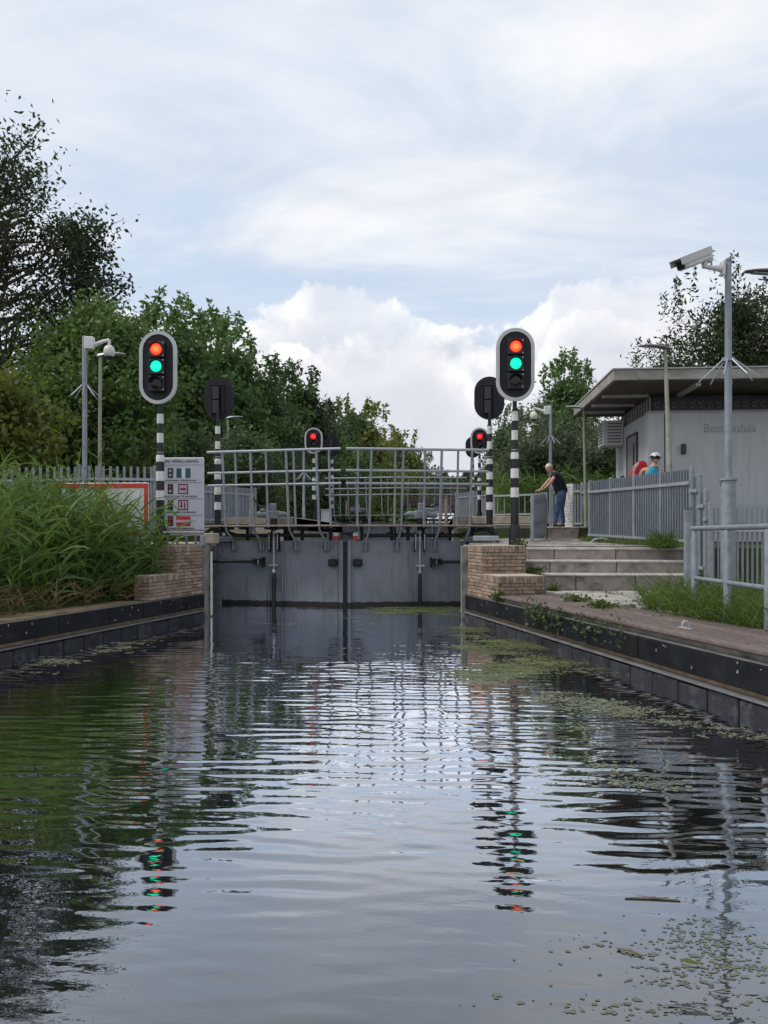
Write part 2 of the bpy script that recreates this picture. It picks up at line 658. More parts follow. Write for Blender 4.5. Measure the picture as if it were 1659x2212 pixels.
def unit(a):
    return a / np.maximum(np.linalg.norm(a, axis=1, keepdims=True), 1e-9)


def leaf_arrays(P, L, W, r, droop=-.2):
    n = len(P)
    a = r.normal(size=(n, 3))
    a[:, 2] += droop
    a = unit(a)
    b = unit(np.cross(a, r.normal(size=(n, 3))))
    Ls = L * r.uniform(.7, 1.3, (n, 1))
    Ws = W * r.uniform(.7, 1.3, (n, 1))
    V = np.stack([P, P + a * Ls * .45 + b * Ws, P + a * Ls, P + a * Ls * .45 - b * Ws], axis=1).reshape(-1, 3)
    Q = np.arange(4 * n).reshape(n, 4)
    return V, Q


def strip_arrays(B, dirs, L, W, droop, segs, r, twist=True):
    """curved tapered blades: base points, start directions, length, width, droop"""
    n = len(B)
    d = unit(dirs)
    side = unit(np.cross(d, np.stack([r.normal(size=n), r.normal(size=n), r.normal(size=n) * .3], 1)))
    P = B.copy()
    rows = []
    for i in range(segs + 1):
        t = i / segs
        w = (W * (1 - t) ** .7 * min(1, .55 + 1.4 * t))[:, None] if i < segs else (W * .06)[:, None]
        rows.append(np.stack([P - side * w, P + side * w], 1))
        dd = d.copy()
        dd[:, 2] -= droop * (t + .5 / segs) * 1.6
        dd = unit(dd)
        P = P + dd * (L / segs)[:, None]
    V = np.concatenate(rows, axis=1).reshape(-1, 3)
    k = 2 * (segs + 1)
    base = (np.arange(n) * k)[:, None]
    Q = np.concatenate([base + np.array([2 * i, 2 * i + 1, 2 * i + 3, 2 * i + 2]) for i in range(segs)], axis=0)
    return V, Q


def merge(parts):
    Vs, Qs, o = [], [], 0
    for V, Q in parts:
        Vs.append(V)
        Qs.append(Q + o)
        o += len(V)
    return np.concatenate(Vs), np.concatenate(Qs)


# ------------------------------------------------------------------ plan of the place
X0 = -2.05                                  # lock axis
QL0, QL1 = Vector((-4.32, 13.95)), Vector((-5.25, 8.84))     # flared left quay (lock end, open end)
QR0, QR1 = Vector((.37, 14.25)), Vector((2.64, 6.41))        # flared right quay
dL = (QL1 - QL0).normalized()
dR = (QR1 - QR0).normalized()
nL = Vector((-dL.y, dL.x))                  # towards land
if nL.x > 0:
    nL = -nL
nR = Vector((-dR.y, dR.x))
if nR.x < 0:
    nR = -nR
FARZ = .7                                   # the upper water lies higher


def xL(Y):
    if Y < 13.95:
        return QL0.x + (Y - 13.95) * dL.x / dL.y
    if 14.30 < Y < 18.0:
        return -5.12
    if Y < 36:
        return -4.32
    return -5.0


def xR(Y):
    if Y < 14.25:
        return QR0.x + (Y - 14.25) * dR.x / dR.y
    if 14.55 < Y < 18.0:
        return 1.12
    if Y < 36:
        return .37
    return 1.9


def sm(x, a, b):
    t = min(1, max(0, (x - a) / (b - a)))
    return t * t * (3 - 2 * t)


# water -------------------------------------------------------------
def water_mat():
    m = bpy.data.materials.new('water')
    m.use_nodes = True
    t = m.node_tree
    h = G(t)
    t.nodes.remove(t.nodes['Principled BSDF'])
    mo_ = t.nodes['Material Output']
    df = h.n('ShaderNodeBsdfDiffuse')
    df.inputs['Color'].default_value = (.010, .012, .011, 1)
    gs = h.n('ShaderNodeBsdfGlossy')
    gs.inputs['Roughness'].default_value = .012
    gs.inputs['Color'].default_value = (.91, .94, 1.0, 1)
    fr_ = h.n('ShaderNodeFresnel')
    fr_.inputs['IOR'].default_value = 1.36
    mx = h.n('ShaderNodeMixShader')
    t.links.new(df.outputs[0], mx.inputs[1])
    t.links.new(gs.outputs[0], mx.inputs[2])
    h.put(mx.inputs[0], h.m('MULTIPLY', fr_.outputs[0], 4.3, clamp=True))
    t.links.new(mx.outputs[0], mo_.inputs[0])
    p = h.n('ShaderNodeNewGeometry').outputs['Position']
    big = h.m('ADD', h.m('MULTIPLY', h.ss(h.noise(p, .45, 3, .5), .36, .62), .8), .2)
    n3 = h.noise(h.vm('MULTIPLY', p, (.45, 1.0, 1.0)), 20.0, 2, .5, .3)
    hgt = h.m('MULTIPLY', h.m('MULTIPLY', n3, big), .0011)
    bn = h.n('ShaderNodeBump')
    bn.inputs['Strength'].default_value = 1.0
    bn.inputs['Distance'].default_value = 1.0
    h.put(bn.inputs['Height'], hgt)
    for nd_ in (df, gs, fr_):
        t.links.new(bn.outputs[0], nd_.inputs['Normal'])
    MATS['water'] = m


water_mat()
WAVES = []
wr_ = np.random.default_rng(101)
for i in range(64):
    lam = float(np.exp(wr_.uniform(np.log(.085), np.log(.24))))
    th = wr_.normal(0, .15)
    WAVES.append((2 * np.pi / lam * np.sin(th), 2 * np.pi / lam * np.cos(th), wr_.uniform(0, 6.283), lam))
SWELL = [(2 * np.pi / l_ * np.sin(t_), 2 * np.pi / l_ * np.cos(t_), p_, l_) for l_, t_, p_ in
         ((1.1, .2, .3), (1.5, -.5, 2.0), (.85, .6, 4.1), (1.9, .05, 1.0), (.75, -.25, 5.0))]


def ssn(x, a_, b_):
    t_ = np.clip((x - a_) / (b_ - a_), 0, 1)
    return t_ * t_ * (3 - 2 * t_)


def eta(x, y):
    """height of the ripples: lively in mid-basin, calm along the quays, the gates and near the viewer"""
    x, y = np.asarray(x, dtype=np.float64), np.asarray(y, dtype=np.float64)
    E = (.45 + .55 * ssn(y, 2.8, 4.8)) * (1 - .62 * ssn(y, 8.6, 11.0))
    E *= 1 - .45 * ssn(x, .2, 1.8)
    E *= 1 - .50 * ssn(-x, 3.4, 4.6) * ssn(y, 5.0, 6.5)
    patch_ = .5 + .5 * np.sin(x * 1.1 + .8 * np.sin(y * .9)) * np.sin(y * 1.35 + 1.2 * np.sin(x * .7 + 1))
    E *= .70 + .45 * patch_
    z = np.zeros_like(x)
    S = .041 * math.sqrt(2.0 / len(WAVES))
    for kx, ky, ph_, lam in WAVES:
        z += S * lam / (2 * np.pi) * np.cos(kx * x + ky * y + ph_)
    z *= E
    for kx, ky, ph_, lam in SWELL:
        z += .0045 * lam / (2 * np.pi) * np.cos(kx * x + ky * y + ph_)
    fade = ssn(x, -7.4, -6.6) * ssn(-x, -5.0, -4.2) * ssn(y, 1.0, 1.4) * ssn(-y, -17.6, -17.0)
    return z * fade


gx = np.linspace(-7.5, 5.1, 300)
gy = np.concatenate([np.arange(.9, 10.8, .0115), np.arange(10.8, 17.7, .02)])
XX, YY = np.meshgrid(gx, gy)
ZZ = eta(XX, YY)
V = np.stack([XX.ravel(), YY.ravel(), ZZ.ravel()], 1)
nx, ny = len(gx), len(gy)
ii = (np.arange(ny - 1)[:, None] * nx + np.arange(nx - 1)[None]).ravel()
Q = np.stack([ii, ii + 1, ii + nx + 1, ii + nx], 1)
x0_, x1_, y0_, y1_ = gx[0], gx[-1], gy[0], gy[-1]
ring_v = np.array([(-60, -30, 0), (60, -30, 0), (60, 34, 0), (-60, 34, 0), (x0_, y0_, 0), (x1_, y0_, 0), (x1_, y1_, 0), (x0_, y1_, 0)])
o_ = len(V)
V = np.concatenate([V, ring_v])
Q = np.concatenate([Q, np.array([(0, 1, 5, 4), (1, 2, 6, 5), (2, 3, 7, 6), (3, 0, 4, 7)]) + o_])
o = bpy.data.objects.new('water', fastmesh('water', V, Q, 'water', True))
COL.objects.link(o)
tag(o, kind='structure')
w = MB()
w.add([(-9, 33.6, FARZ), (6, 33.6, FARZ), (6, 900, FARZ), (-9, 900, FARZ)], [(0, 1, 2, 3)])
tag(w.build('canal_water', 'water'), kind='structure')


# ground sheets ------------------------------------------------------
def zleft(Y, s):
    if Y < 13.30:
        return .47 + .5 * sm(s, .5, 3.5) + .35 * sm(s, 2.5, 6)
    if Y < 21.0:
        return 1.36
    if Y < 22.5:
        return 1.72
    return 2.05


def zright(Y, s):
    if Y < 14.55:
        return .52
    if Y < 19.6:
        return 1.30 + .15 * (Y - 14.5) / 5.0
    if Y < 22.0:
        return 1.72
    return 2.05


def ground(name, xf, zf, sg, ys, ss, m):
    V, Fc = [], []
    for Y in ys:
        for s in ss:
            V.append((xf(Y) + sg * s, Y, zf(Y, s)))
    k = len(ss)
    for i in range(len(ys) - 1):
        for j in range(k - 1):
            Fc.append((i * k + j, i * k + j + 1, (i + 1) * k + j + 1, (i + 1) * k + j))
    b = MB()
    b.add(V, Fc)
    return tag(b.build(name, m), kind='structure')


ssL = [.10, .35, .7, 1.2, 2, 3, 4.5, 7, 12, 30, 120, 600]
ysL = [-20, -5, 0, 4, 7, 9, 11, 12.5, 13.299, 13.301, 13.95, 14.299, 14.301, 16, 17.999, 18.001, 20.999, 21.001, 22.499, 22.501, 26, 32, 35.99, 36.01, 50, 90, 200, 900]
ground('ground_left', xL, zleft, -1, ysL, ssL, 'grass_ground')
ysR = [-20, -5, 0, 4, 8, 12, 13, 14.249, 14.549, 14.551, 17, 17.999, 18.001, 19.599, 19.601, 21.999, 22.001, 26, 32, 35.99, 36.01, 50, 90, 200, 900]
ground('ground_right', xR, zright, 1, ysR, [.10, .5, 1.2, 2, 3, 5, 8, 15, 40, 150, 600], 'grass_ground')

# concrete aprons beside the chamber
b = MB()
b.box((-5.22 - 1.3, 16.15, 1.285), (2.6, 3.7, .17), ch=.01)
b.box((X0 - 2.27 - 1.6, 19.5, 1.285), (3.2, 3.0, .17), ch=.01)
tag(b.build('apron_left', 'coping'), kind='structure')
b = MB()
for (y0, y1, zt) in ((21.0, 22.5, 1.76), (22.5, 35.9, 2.09)):
    b.box((X0 - 2.27 - 1.6, (y0 + y1) / 2, zt - .2), (3.2, y1 - y0, .4), ch=.01)
tag(b.build('apron_left_upper', 'coping'), kind='structure')
b = MB()
for (y0, y1, zt) in ((22.0, 35.9, 2.09),):
    b.box((.37 + 1.6, (y0 + y1) / 2, zt - .2), (3.2, y1 - y0, .4), ch=.01)
tag(b.build('apron_right_upper', 'coping'), kind='structure')

# chamber side walls
for nm, x, sg in (('chamber_wall_left', -4.32, -1), ('chamber_wall_right', .37, 1)):
    b = MB()
    yn = 14.30 if sg < 0 else 14.55
    b.box((x + sg * .47, (yn + 13.98) / 2, .3), (.90, yn - 13.98, 2.07), ch=.01)            # nose before the gate recess
    b.box((x + sg * 1.0, (yn + 18) / 2, .3), (.4, 18 - yn + .2, 2.0))                    # back of the gate recess
    b.box((x + sg * .25, 19.55, .3), (.5, 3.0, 2.1), ch=.01)
    b.box((x + sg * .25, 28.4, .6), (.5, 14.7, 2.95), ch=.01)
    tag(b.build(nm, 'quay_concrete'), kind='structure')

# pale rubbing plates on the noses
for lab, x, sg in (('narrow weathered white steel strip at the left gate recess edge', -4.32, -1),):
    b = MB()
    b.box((x + .012, 14.27, .62), (.03, .07, 1.20), ch=.006)
    tag(b.build('edge_strip', 'white_paint'), lab, 'steel strip')


# ------------------------------------------------------------------ quays: fender, timber, concrete, brick
def quay(side, q0, dv, nv_, far_len):
    """q0: lock end at the waterline; dv: direction towards the camera; nv_: towards land"""
    sidename = 'left' if side < 0 else 'right'
    ang = math.atan2(dv.y, dv.x)

    def P(s, n, z):
        p = q0 + dv * s + nv_ * n
        return Vector((p.x, p.y, z))

    def box_part(b, s0, s1, n0, n1, z0, z1, ch=.004):
        c = P((s0 + s1) / 2, (n0 + n1) / 2, (z0 + z1) / 2)
        # local x along dv, local y = along nv_
        M = Matrix(((dv.x, nv_.x, 0), (dv.y, nv_.y, 0), (0, 0, 1)))
        b.box(c, (s1 - s0, n1 - n0, z1 - z0), rot=M, ch=ch)
        return b
    root = thing('quay_edge', ('long left quay edge with black fender boards under the reeds' if side < 0
                               else 'long right quay edge with black fender boards under the timber deck'), 'quay',
                 P(0, 0, 0))
    b = MB()
    box_part(b, 0, far_len, .10, .55, -.6, .455 if side < 0 else .515, .01)
    b.build('concrete_face', 'quay_concrete', root)
    # waterline timbers with open joints
    s, k = 0.0, 0
    while s < far_len - .1:
        L = .46 + random.uniform(-.03, .03)
        b = MB()
        dz = random.uniform(-.012, .012)
        box_part(b, s + .008, min(s + L, far_len) - .008, 0.0 + random.uniform(0, .008), .098, -.35, .115 + dz, .012)
        b.build('timber_block', 'old_timber', root)
        s += L
    # grey cap plank over the timbers, tan strip over it
    s = 0.0
    while s < far_len - .1:
        L = 2.3
        e = min(s + L, far_len)
        b = MB()
        box_part(b, s + .004, e - .004, -.012, .085, .130, .150, .004)
        b.build('cap_plank', 'fender_edge', root)
        b = MB()
        box_part(b, s + .003, e - .003, .075, .098, .152, .205, .003)
        b.build('wood_strip', 'tan_wood', root)
        s = e
    # black fender boards
    s, k = 0.0, 0
    while s < far_len - .1:
        L = 2.05
        e = min(s + L, far_len)
        b = MB()
        box_part(b, s + .006, e - .006, .012 + .004 * (k % 2), .097, .206, .450, .012)
        fb = b.build('fender_board', 'fender_black', root)
        b = MB()
        for j in range(7):
            a = random.uniform(s + .1, e - .1)
            z = random.uniform(.24, .42)
            hh = random.uniform(.008, .03)
            box_part(b, a, a + random.uniform(.006, .014), .006, .02, z, z + hh, 0)
        tag(b.build('bolt_mark', 'chip', fb), kind='stuff')
        b = MB()
        box_part(b, s + .006, e - .006, .018, .092, .4515, .458, .002)
        b.build('top_edge', 'fender_edge', fb)
        s = e
        k += 1
    return P, box_part


PL, boxL = quay(-1, QL0, dL, nL, 16.0)
PR, boxR = quay(1, QR0, dR, nR, 15.0)

# sandy ledge on the left quay
b = MB()
for i in range(16):
    boxL(b, i, i + 1, .099, .62, .40, .468 + random.uniform(0, .008), .01)
tag(b.build('ledge', 'sand_ledge'), kind='structure')

# brick noses -----------------------------------------------------------
brick_me = MB().box((0, 0, 0), (.205, .06, .052), ch=.006).mesh('brick', 'brickA')
half_me = MB().box((0, 0, 0), (.098, .06, .052), ch=.006).mesh('brick_half', 'brickA')
row_me = MB().box((0, 0, 0), (.052, .06, .105), ch=.006).mesh('brick_on_edge', 'brickA')


def brick_face(parent, p, q, z0, z1, rowlock=True, out=None):
    """bricks on a vertical face from plan point p to q; outward normal out"""
    p, q = Vector(p), Vector(q)
    d = (q - p)
    L = d.length
    d.normalize()
    rz = math.atan2(d.y, d.x)
    top = z1 - (.113 if rowlock else 0)
    nc = int(round((top - z0) / .0615))
    ch = (top - z0) / nc
    for c in range(nc):
        z = z0 + ch * (c + .5)
        s = 0.0
        first = True
        while s < L - .02:
            if first and c % 2:
                l, me = .105, half_me
            else:
                l, me = .212, brick_me
            first = False
            e = min(s + l, L)
            sc = (e - s) / l
            cpt = p + d * ((s + e) / 2) + out * (-.025 + random.uniform(-.003, .004))
            inst('brick', me, parent, (cpt.x, cpt.y, z + random.uniform(-.001, .001)), rz, scale=(sc, 1, 1))
            s = e
    if rowlock:
        n = max(1, int(round(L / .0615)))
        for i in range(n):
            cpt = p + d * ((i + .5) * L / n) + out * (-.024 + random.uniform(-.002, .003))
            inst('brick', row_me, parent, (cpt.x, cpt.y, z1 - .056), rz, scale=(L / n / .0565, 1, 1))


def nose(side, q0, dv, nv_, P, label, s_up, s_lo, ztop, zlow, wup, wlo):
    zb = .46
    M = Matrix(((dv.x, nv_.x, 0), (dv.y, nv_.y, 0), (0, 0, 1)))
    b = MB()
    st = .06
    for (a, e, w0, z1) in ((0, s_up, wup, ztop), (s_up, s_lo, wlo, zlow)):
        c = P((a + e) / 2 - .01, st + .03 + w0 / 2, (zb + z1) / 2 - .004)
        b.box(c, (e - a - .02, w0 - .02, z1 - zb - .008), rot=M)
    root = b.build('brick_wall', 'mortar', None, org=P(0, .3, zb))
    tag(root, label, 'wall')
    on = -nv_
    def p2(s, n):
        return q0 + dv * s + nv_ * n
    brick_face(root, p2(0, st), p2(s_up, st), zb, ztop, True, on)
    brick_face(root, p2(s_up, st), p2(s_lo, st), zb, zlow, True, on)
    brick_face(root, p2(s_up, st), p2(s_up, st + wup), zlow, ztop, True, dv)
    brick_face(root, p2(s_lo, st), p2(s_lo, st + wlo), zb, zlow, True, dv)
    # mortar-washed top slabs
    for (a, e, w0, z1) in ((0, s_up, wup, ztop), (s_up, s_lo, wlo, zlow)):
        b = MB()
        b.box(P((a + e) / 2, st + w0 / 2, z1 + .004), (e - a - .012, w0 - .012, .012), rot=M, ch=.004)
        b.build('coping', 'coping', root)


sl = lambda d0, d1, dv: (d0 - d1)
nose(-1, QL0, dL, nL, PL, 'brown brick wall end stepping down beside the reeds, left of the lock gates', .93, 1.80, 1.345, .86, .75, .28)
nose(1, QR0, dR, nR, PR, 'brown brick wall end stepping down to the deck, right of the lock gates', 1.03, 1.85, 1.345, .86, .80, .80)

# ------------------------------------------------------------------ right terrace: deck, pavers, stairs
deck = thing('timber_deck', 'reddish brown timber boardwalk along the right quay', 'boardwalk', PR(6, .5, .6))
pl_i = 0
for r_ in range(7):
    s = 1.93 - .0 * r_
    first = True
    while s < 14.6:
        L = random.uniform(.9, 2.9) if first else 2.9
        first = False
        e = min(s + L, 14.8)
        b = MB()
        boxR(b, s + .003, e - .003, .030 + r_ * .148, .030 + r_ * .148 + .141, .530 + random.uniform(-.002, .002), .562 + random.uniform(-.003, .003), .005)
        b.build('plank', 'deck', deck)
        s = e
b = MB()
boxR(b, 1.93, 14.8, .050, .070, .5165, .529, .002)
b.build('edge_board', 'deck_edge', deck)

# lower paving
pav = thing('lower_paving', None, None, D(1300, 12, .56))
tag(pav, kind='structure')
paver_me = [MB().box((0, 0, 0), (w_, .285, .06), ch=.006).mesh('paver', 'paver') for w_ in (.585, .44, .29)]
yy = 9.3
row = 0
while yy < 13.35:
    x = PR((14.25 - yy) / abs(dR.y), 1.08, 0).x + random.uniform(0, .25)
    while x < 4.5:
        me = random.choice(paver_me)
        wv = {0: .585, 1: .44, 2: .29}[paver_me.index(me)]
        inst('paver', me, pav, (x + wv / 2, yy + .145, .542 + random.uniform(-.006, .006)), random.uniform(-.02, .02),
             rot=(random.uniform(-.012, .012), random.uniform(-.012, .012), random.uniform(-.02, .02)))
        x += wv + .012
    yy += .297
    row += 1

stairs = thing('stone_stairs', 'three broad stone steps rising from the lower terrace to the lock platform', 'stairs', D(1300, 13.6, .6))
for k, (dd, z0, z1, pxa) in enumerate(((13.4, .54, .86, 1174), (13.8, .80, 1.085, 1116), (14.2, 1.0, 1.305, 1137))):
    pa, pb = D(pxa, dd), D(1490, dd)
    pb.y = pa.y + .03
    L = (pb - pa).length
    cuts = [0] + {0: [.0, .22, .62], 1: [.19, .57], 2: [.17, .54]}[k] + [1]
    cuts = sorted(set(cuts))
    for a, e in zip(cuts[:-1], cuts[1:]):
        A = pa.lerp(pb, a)
        E = pa.lerp(pb, e)
        c = (A + E) / 2
        rz = math.atan2(pb.y - pa.y, pb.x - pa.x)
        b = MB()
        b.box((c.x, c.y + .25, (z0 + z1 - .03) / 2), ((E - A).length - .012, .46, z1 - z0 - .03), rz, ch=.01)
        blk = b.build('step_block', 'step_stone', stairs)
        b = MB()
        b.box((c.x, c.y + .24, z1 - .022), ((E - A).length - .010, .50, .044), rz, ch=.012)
        b.build('tread', 'step_tread_lit', blk)

# upper paving on the platform
pav2 = thing('upper_paving', None, None, D(1250, 16, 1.3))
tag(pav2, kind='structure')
yy = 14.95
while yy < 19.5:
    x = .62 + random.uniform(0, .3)
    zt = 1.30 + .15 * (yy - 14.5) / 5
    while x < 4.1:
        me = random.choice(paver_me)
        wv = {0: .585, 1: .44, 2: .29}[paver_me.index(me)]
        inst('paver', me, pav2, (x + wv / 2, yy + .145, zt - .012 + random.uniform(-.006, .008)),
             rot=(random.uniform(-.015, .015), random.uniform(-.015, .015), random.uniform(-.02, .02)))
        x += wv + .014
    yy += .3
b = MB()
b.box((2.2, 14.72, 1.16), (3.1, .42, .27), ch=.01)
b.build('kerb', 'step_stone', pav2)

# raised platform where the man stands
man_step = thing('concrete_step', 'low concrete step under the man in the black shirt', 'step', D(1228, 19.3, 1.45))
pa, pb = D(1180, 19.35), D(1272, 19.35)
rz = math.atan2(pb.y - pa.y, pb.x - pa.x)
c = (pa + pb) / 2
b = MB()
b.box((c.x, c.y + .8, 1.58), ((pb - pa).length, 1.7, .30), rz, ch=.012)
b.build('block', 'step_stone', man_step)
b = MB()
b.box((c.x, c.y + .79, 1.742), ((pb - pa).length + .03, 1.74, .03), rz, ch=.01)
b.build('tread', 'step_tread_lit', man_step)
pa, pb = D(1070, 21.0), D(1152, 21.0)
c = (pa + pb) / 2
st2 = thing('concrete_stairs', 'short flight of concrete steps left of the man', 'stairs', (c.x, c.y, 1.45))
for k in range(3):
    b = MB()
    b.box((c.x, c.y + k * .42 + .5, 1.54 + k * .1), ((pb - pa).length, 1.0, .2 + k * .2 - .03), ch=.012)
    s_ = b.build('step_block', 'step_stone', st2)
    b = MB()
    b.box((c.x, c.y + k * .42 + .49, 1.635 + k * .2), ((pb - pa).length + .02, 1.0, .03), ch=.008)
    b.build('tread', 'step_tread_lit', s_)


# ------------------------------------------------------------------ lock gates
def gate_leaf(side, hinge, label, zo=0.0):
    """s along the leaf from heel to mitre, n towards the viewer, z up"""
    hinge = Vector((hinge[0], hinge[1], zo))
    half = 2.98
    dy = -.50
    L = math.hypot(half, dy)
    ds = Vector((-side * half / L, dy / L, 0))
    dn = Vector((0, 0, 1)).cross(ds)
    if dn.y > 0:
        dn = -dn
    M = Matrix(((ds.x, dn.x, 0), (ds.y, dn.y, 0), (0, 0, 1)))
    root = thing('lock_gate_leaf', label, 'lock gate', hinge, 'steel mitre gate leaves')

    def P(s, n, z):
        return hinge + ds * s + dn * n + Vector((0, 0, z))

    def bx(b, s0, s1, n0, n1, z0, z1, ch=0.0):
        return b.box(P((s0 + s1) / 2, (n0 + n1) / 2, (z0 + z1) / 2), (s1 - s0, n1 - n0, z1 - z0), rot=M, ch=ch)

    def part(name, m, fn, parent=None, smooth=False):
        b = MB()
        fn(b)
        return b.build(name, m, parent or root, smooth)
    pw, pe = .11, L - .13
    part('plate', 'gate', lambda b: bx(b, pw, pe, -.03, 0, -.8, 1.40, .004))
    part('heel_post', 'galv_dark', lambda b: bx(b, -.02, pw - .005, -.10, .03, -.8, 1.38, .01))
    mp = part('mitre_post', 'gate', lambda b: bx(b, pe + .003, L - .045, -.10, .045, -.8, 1.43, .006))
    for zz in (.25, .60, .95, 1.28):
        part('bolt', 'galv_dark', lambda b: bx(b, pe + .03, pe + .05, .045, .056, zz, zz + .022), mp)
    part('seal', 'rubber', lambda b: bx(b, L - .043, L + .012, -.10, .035, -.8, 1.40, .01))
    part('top_flange', 'galv_light', lambda b: bx(b, pw, pe, -.10, .02, 1.402, 1.415, .003))
    # twin ribs beside the spindle and one near the mitre
    for s in (1.24, 1.56):
        part('rib', 'gate', lambda b: bx(b, s, s + .035, .001, .035, -.8, 1.36, .004))
    for s in (1.185, 1.63, pe - .06):
        part('rib', 'gate', lambda b: bx(b, s, s + .022, .001, .014, -.8, 1.37, .002))
    # brackets with railing posts that lean out over the water
    for s in (.40, 1.06, 1.89, 2.58):
        br = part('bracket', 'gate', lambda b: (bx(b, s - .075, s + .085, .001, .012, 1.19, 1.385, .003),
                                                bx(b, s - .075, s - .06, .012, .06, 1.19, 1.385),
                                                bx(b, s + .07, s + .085, .012, .06, 1.19, 1.385),
                                                bx(b, s - .06, s + .07, .012, .06, 1.19, 1.202)))
        part('railing_post', 'galv', lambda b: b.tube([P(s, .04, 1.22), P(s, .07, 1.42), P(s - .05, .28, 1.64), P(s - .06, .31, 1.74), P(s - .07, .34, 2.3), P(s - .095, .40, 3.38)],
                                                      .028, 8), None, True)
    for s in (.62, 1.34, 1.98, 2.78):
        part('rear_post', 'galv', lambda b: b.tube([P(s, .28, 1.70), P(s - .01, .40, 3.36)], .025, 8), None, True)
    for z, n in ((3.38, .40), (2.92, .374), (2.645, .359)):
        part('rail', 'galv_light', lambda b: b.tube([P(-.06, n, z), P(L + .01, n, z)], .030 if z > 3 else .026, 8), None, True)
    # walkway
    for k in range(5):
        part('walkway_plank', 'walk_timber', lambda b: bx(b, -.22, L - .03, -.40 + k * .155, -.40 + k * .155 + .145, 1.728, 1.764, .005))
    for s in (.20, .70, 1.30, 1.64, 2.0, 2.66):
        part('walkway_support', 'black_matte', lambda b: (bx(b, s - .03, s + .03, -.11, -.04, 1.416, 1.725),
                                                          bx(b, s - .025, s + .025, -.40, .35, 1.665, 1.726)))
    # sliding-valve spindle with its drive
    sp = part('spindle', 'galv_light', lambda b: b.tube([P(1.40, .10, .86), P(1.40, .10, 1.66)], .026, 10), None, True)
    part('spindle_rod', 'black', lambda b: b.tube([P(1.40, .10, -.5), P(1.40, .10, .60), P(1.40, .10, .70)], [.042, .042, .02], 10), sp, True)
    part('spindle_fork', 'metal_bright', lambda b: (b.lathe(P(1.40, .10, .70), [(.02, 0), (.045, .02), (.045, .05), (.022, .08), (.022, .17)], 10),
                                                    bx(b, 1.30, 1.50, .03, .14, .86, .89)), sp)
    part('guide', 'black', lambda b: (bx(b, 1.275, 1.315, .03, .13, 1.18, 1.60), bx(b, 1.485, 1.525, .03, .13, 1.18, 1.60)))
    part('guide_cover', 'galv_light', lambda b: (bx(b, 1.29, 1.312, .131, .142, 1.22, 1.56), bx(b, 1.488, 1.51, .131, .142, 1.22, 1.56)))
    dr = part('drive_column', 'black', lambda b: b.lathe(P(1.40, .10, 1.64), [(.06, 0), (.06, .10), (.075, .11), (.075, .25), (.05, .27), (.05, .36)], 12), None, True)
    mo = part('motor', 'motor', lambda b: (b.tube([P(1.02, .10, 2.0), P(1.30, .10, 2.0)], .075, 12),
                                           bx(b, 1.26, 1.52, .01, .21, 1.90, 2.08, .02),
                                           bx(b, 1.32, 1.44, .03, .18, 2.08, 2.24, .015),
                                           b.tube([P(1.50, .10, 2.0), P(1.62, .10, 2.02), P(1.74, .10, 1.99)], [.07, .05, .02], 10),
                                           bx(b, 1.08, 1.20, .04, .16, 2.07, 2.13, .01)), dr)
    part('motor_plate', 'galv_light', lambda b: bx(b, 1.02, 1.66, .03, .17, 1.915, 1.925), mo)
    part('cable_post', 'walk_timber', lambda b: bx(b, .78, .84, -.02, .05, 1.50, 2.40, .006))
    for o in (0, .03):
        part('cable', 'rubber', lambda b: b.tube([P(.84, .03 + o, 2.38), P(.90, .04 + o, 2.36), P(.99, .05, 2.24 - o), P(1.12, .07, 2.17 - o), P(1.33, .10, 2.18)], .013, 6), None, True)
    # push rod to the wall
    part('push_rod', 'black', lambda b: b.tube([P(-.35, .30, .955), P(1.02, .10, .955)], .034, 10), None, True)
    pb_ = part('push_rod_bracket', 'black_matte', lambda b: (bx(b, .92, 1.16, .001, .20, 1.00, 1.025), bx(b, .92, 1.16, .001, .20, .885, .91), bx(b, 1.14, 1.16, .001, .16, .83, 1.06)))
    part('pin', 'metal_bright', lambda b: b.tube([P(1.02, .10, .87), P(1.02, .10, 1.045)], .022, 8), pb_, True)
    # rubber stop, thin ledges
    part('bumper', 'rubber', lambda b: bx(b, 2.66, 2.86, .001, .13, .86, 1.02, .025))
    part('bumper_ledge', 'gate', lambda b: (bx(b, 2.70, 2.87, .001, .02, 1.085, 1.097), bx(b, 2.70, 2.87, .001, .02, .80, .812)))
    # cable hose along the crest with its loop at the heel
    part('hose', 'rubber', lambda b: b.tube([P(-.30, .24, .98), P(-.31, .24, 1.3), P(-.26, .22, 1.56), P(-.06, .18, 1.68), P(.20, .13, 1.64), P(.50, .10, 1.54), P(.9, .09, 1.53), P(1.7, .08, 1.545), P(2.2, .08, 1.53), P(2.62, .08, 1.53)],
                                            .042, 10), None, True)
    part('hose_saddle', 'galv_dark', lambda b: (bx(b, -.2, .42, .02, .22, 1.40, 1.44, .01), b.tube([P(-.16, .12, 1.47), P(.38, .12, 1.47)], .05, 8)))
    # red marker blocks at the mitre end
    part('marker', 'red_paint', lambda b: bx(b, L - .28, L - .16, -.08, .02, 1.418, 1.52, .008))
    part('marker_white', 'white_paint', lambda b: bx(b, L - .275, L - .165, -.075, .015, 1.5205, 1.60, .006))
    return root


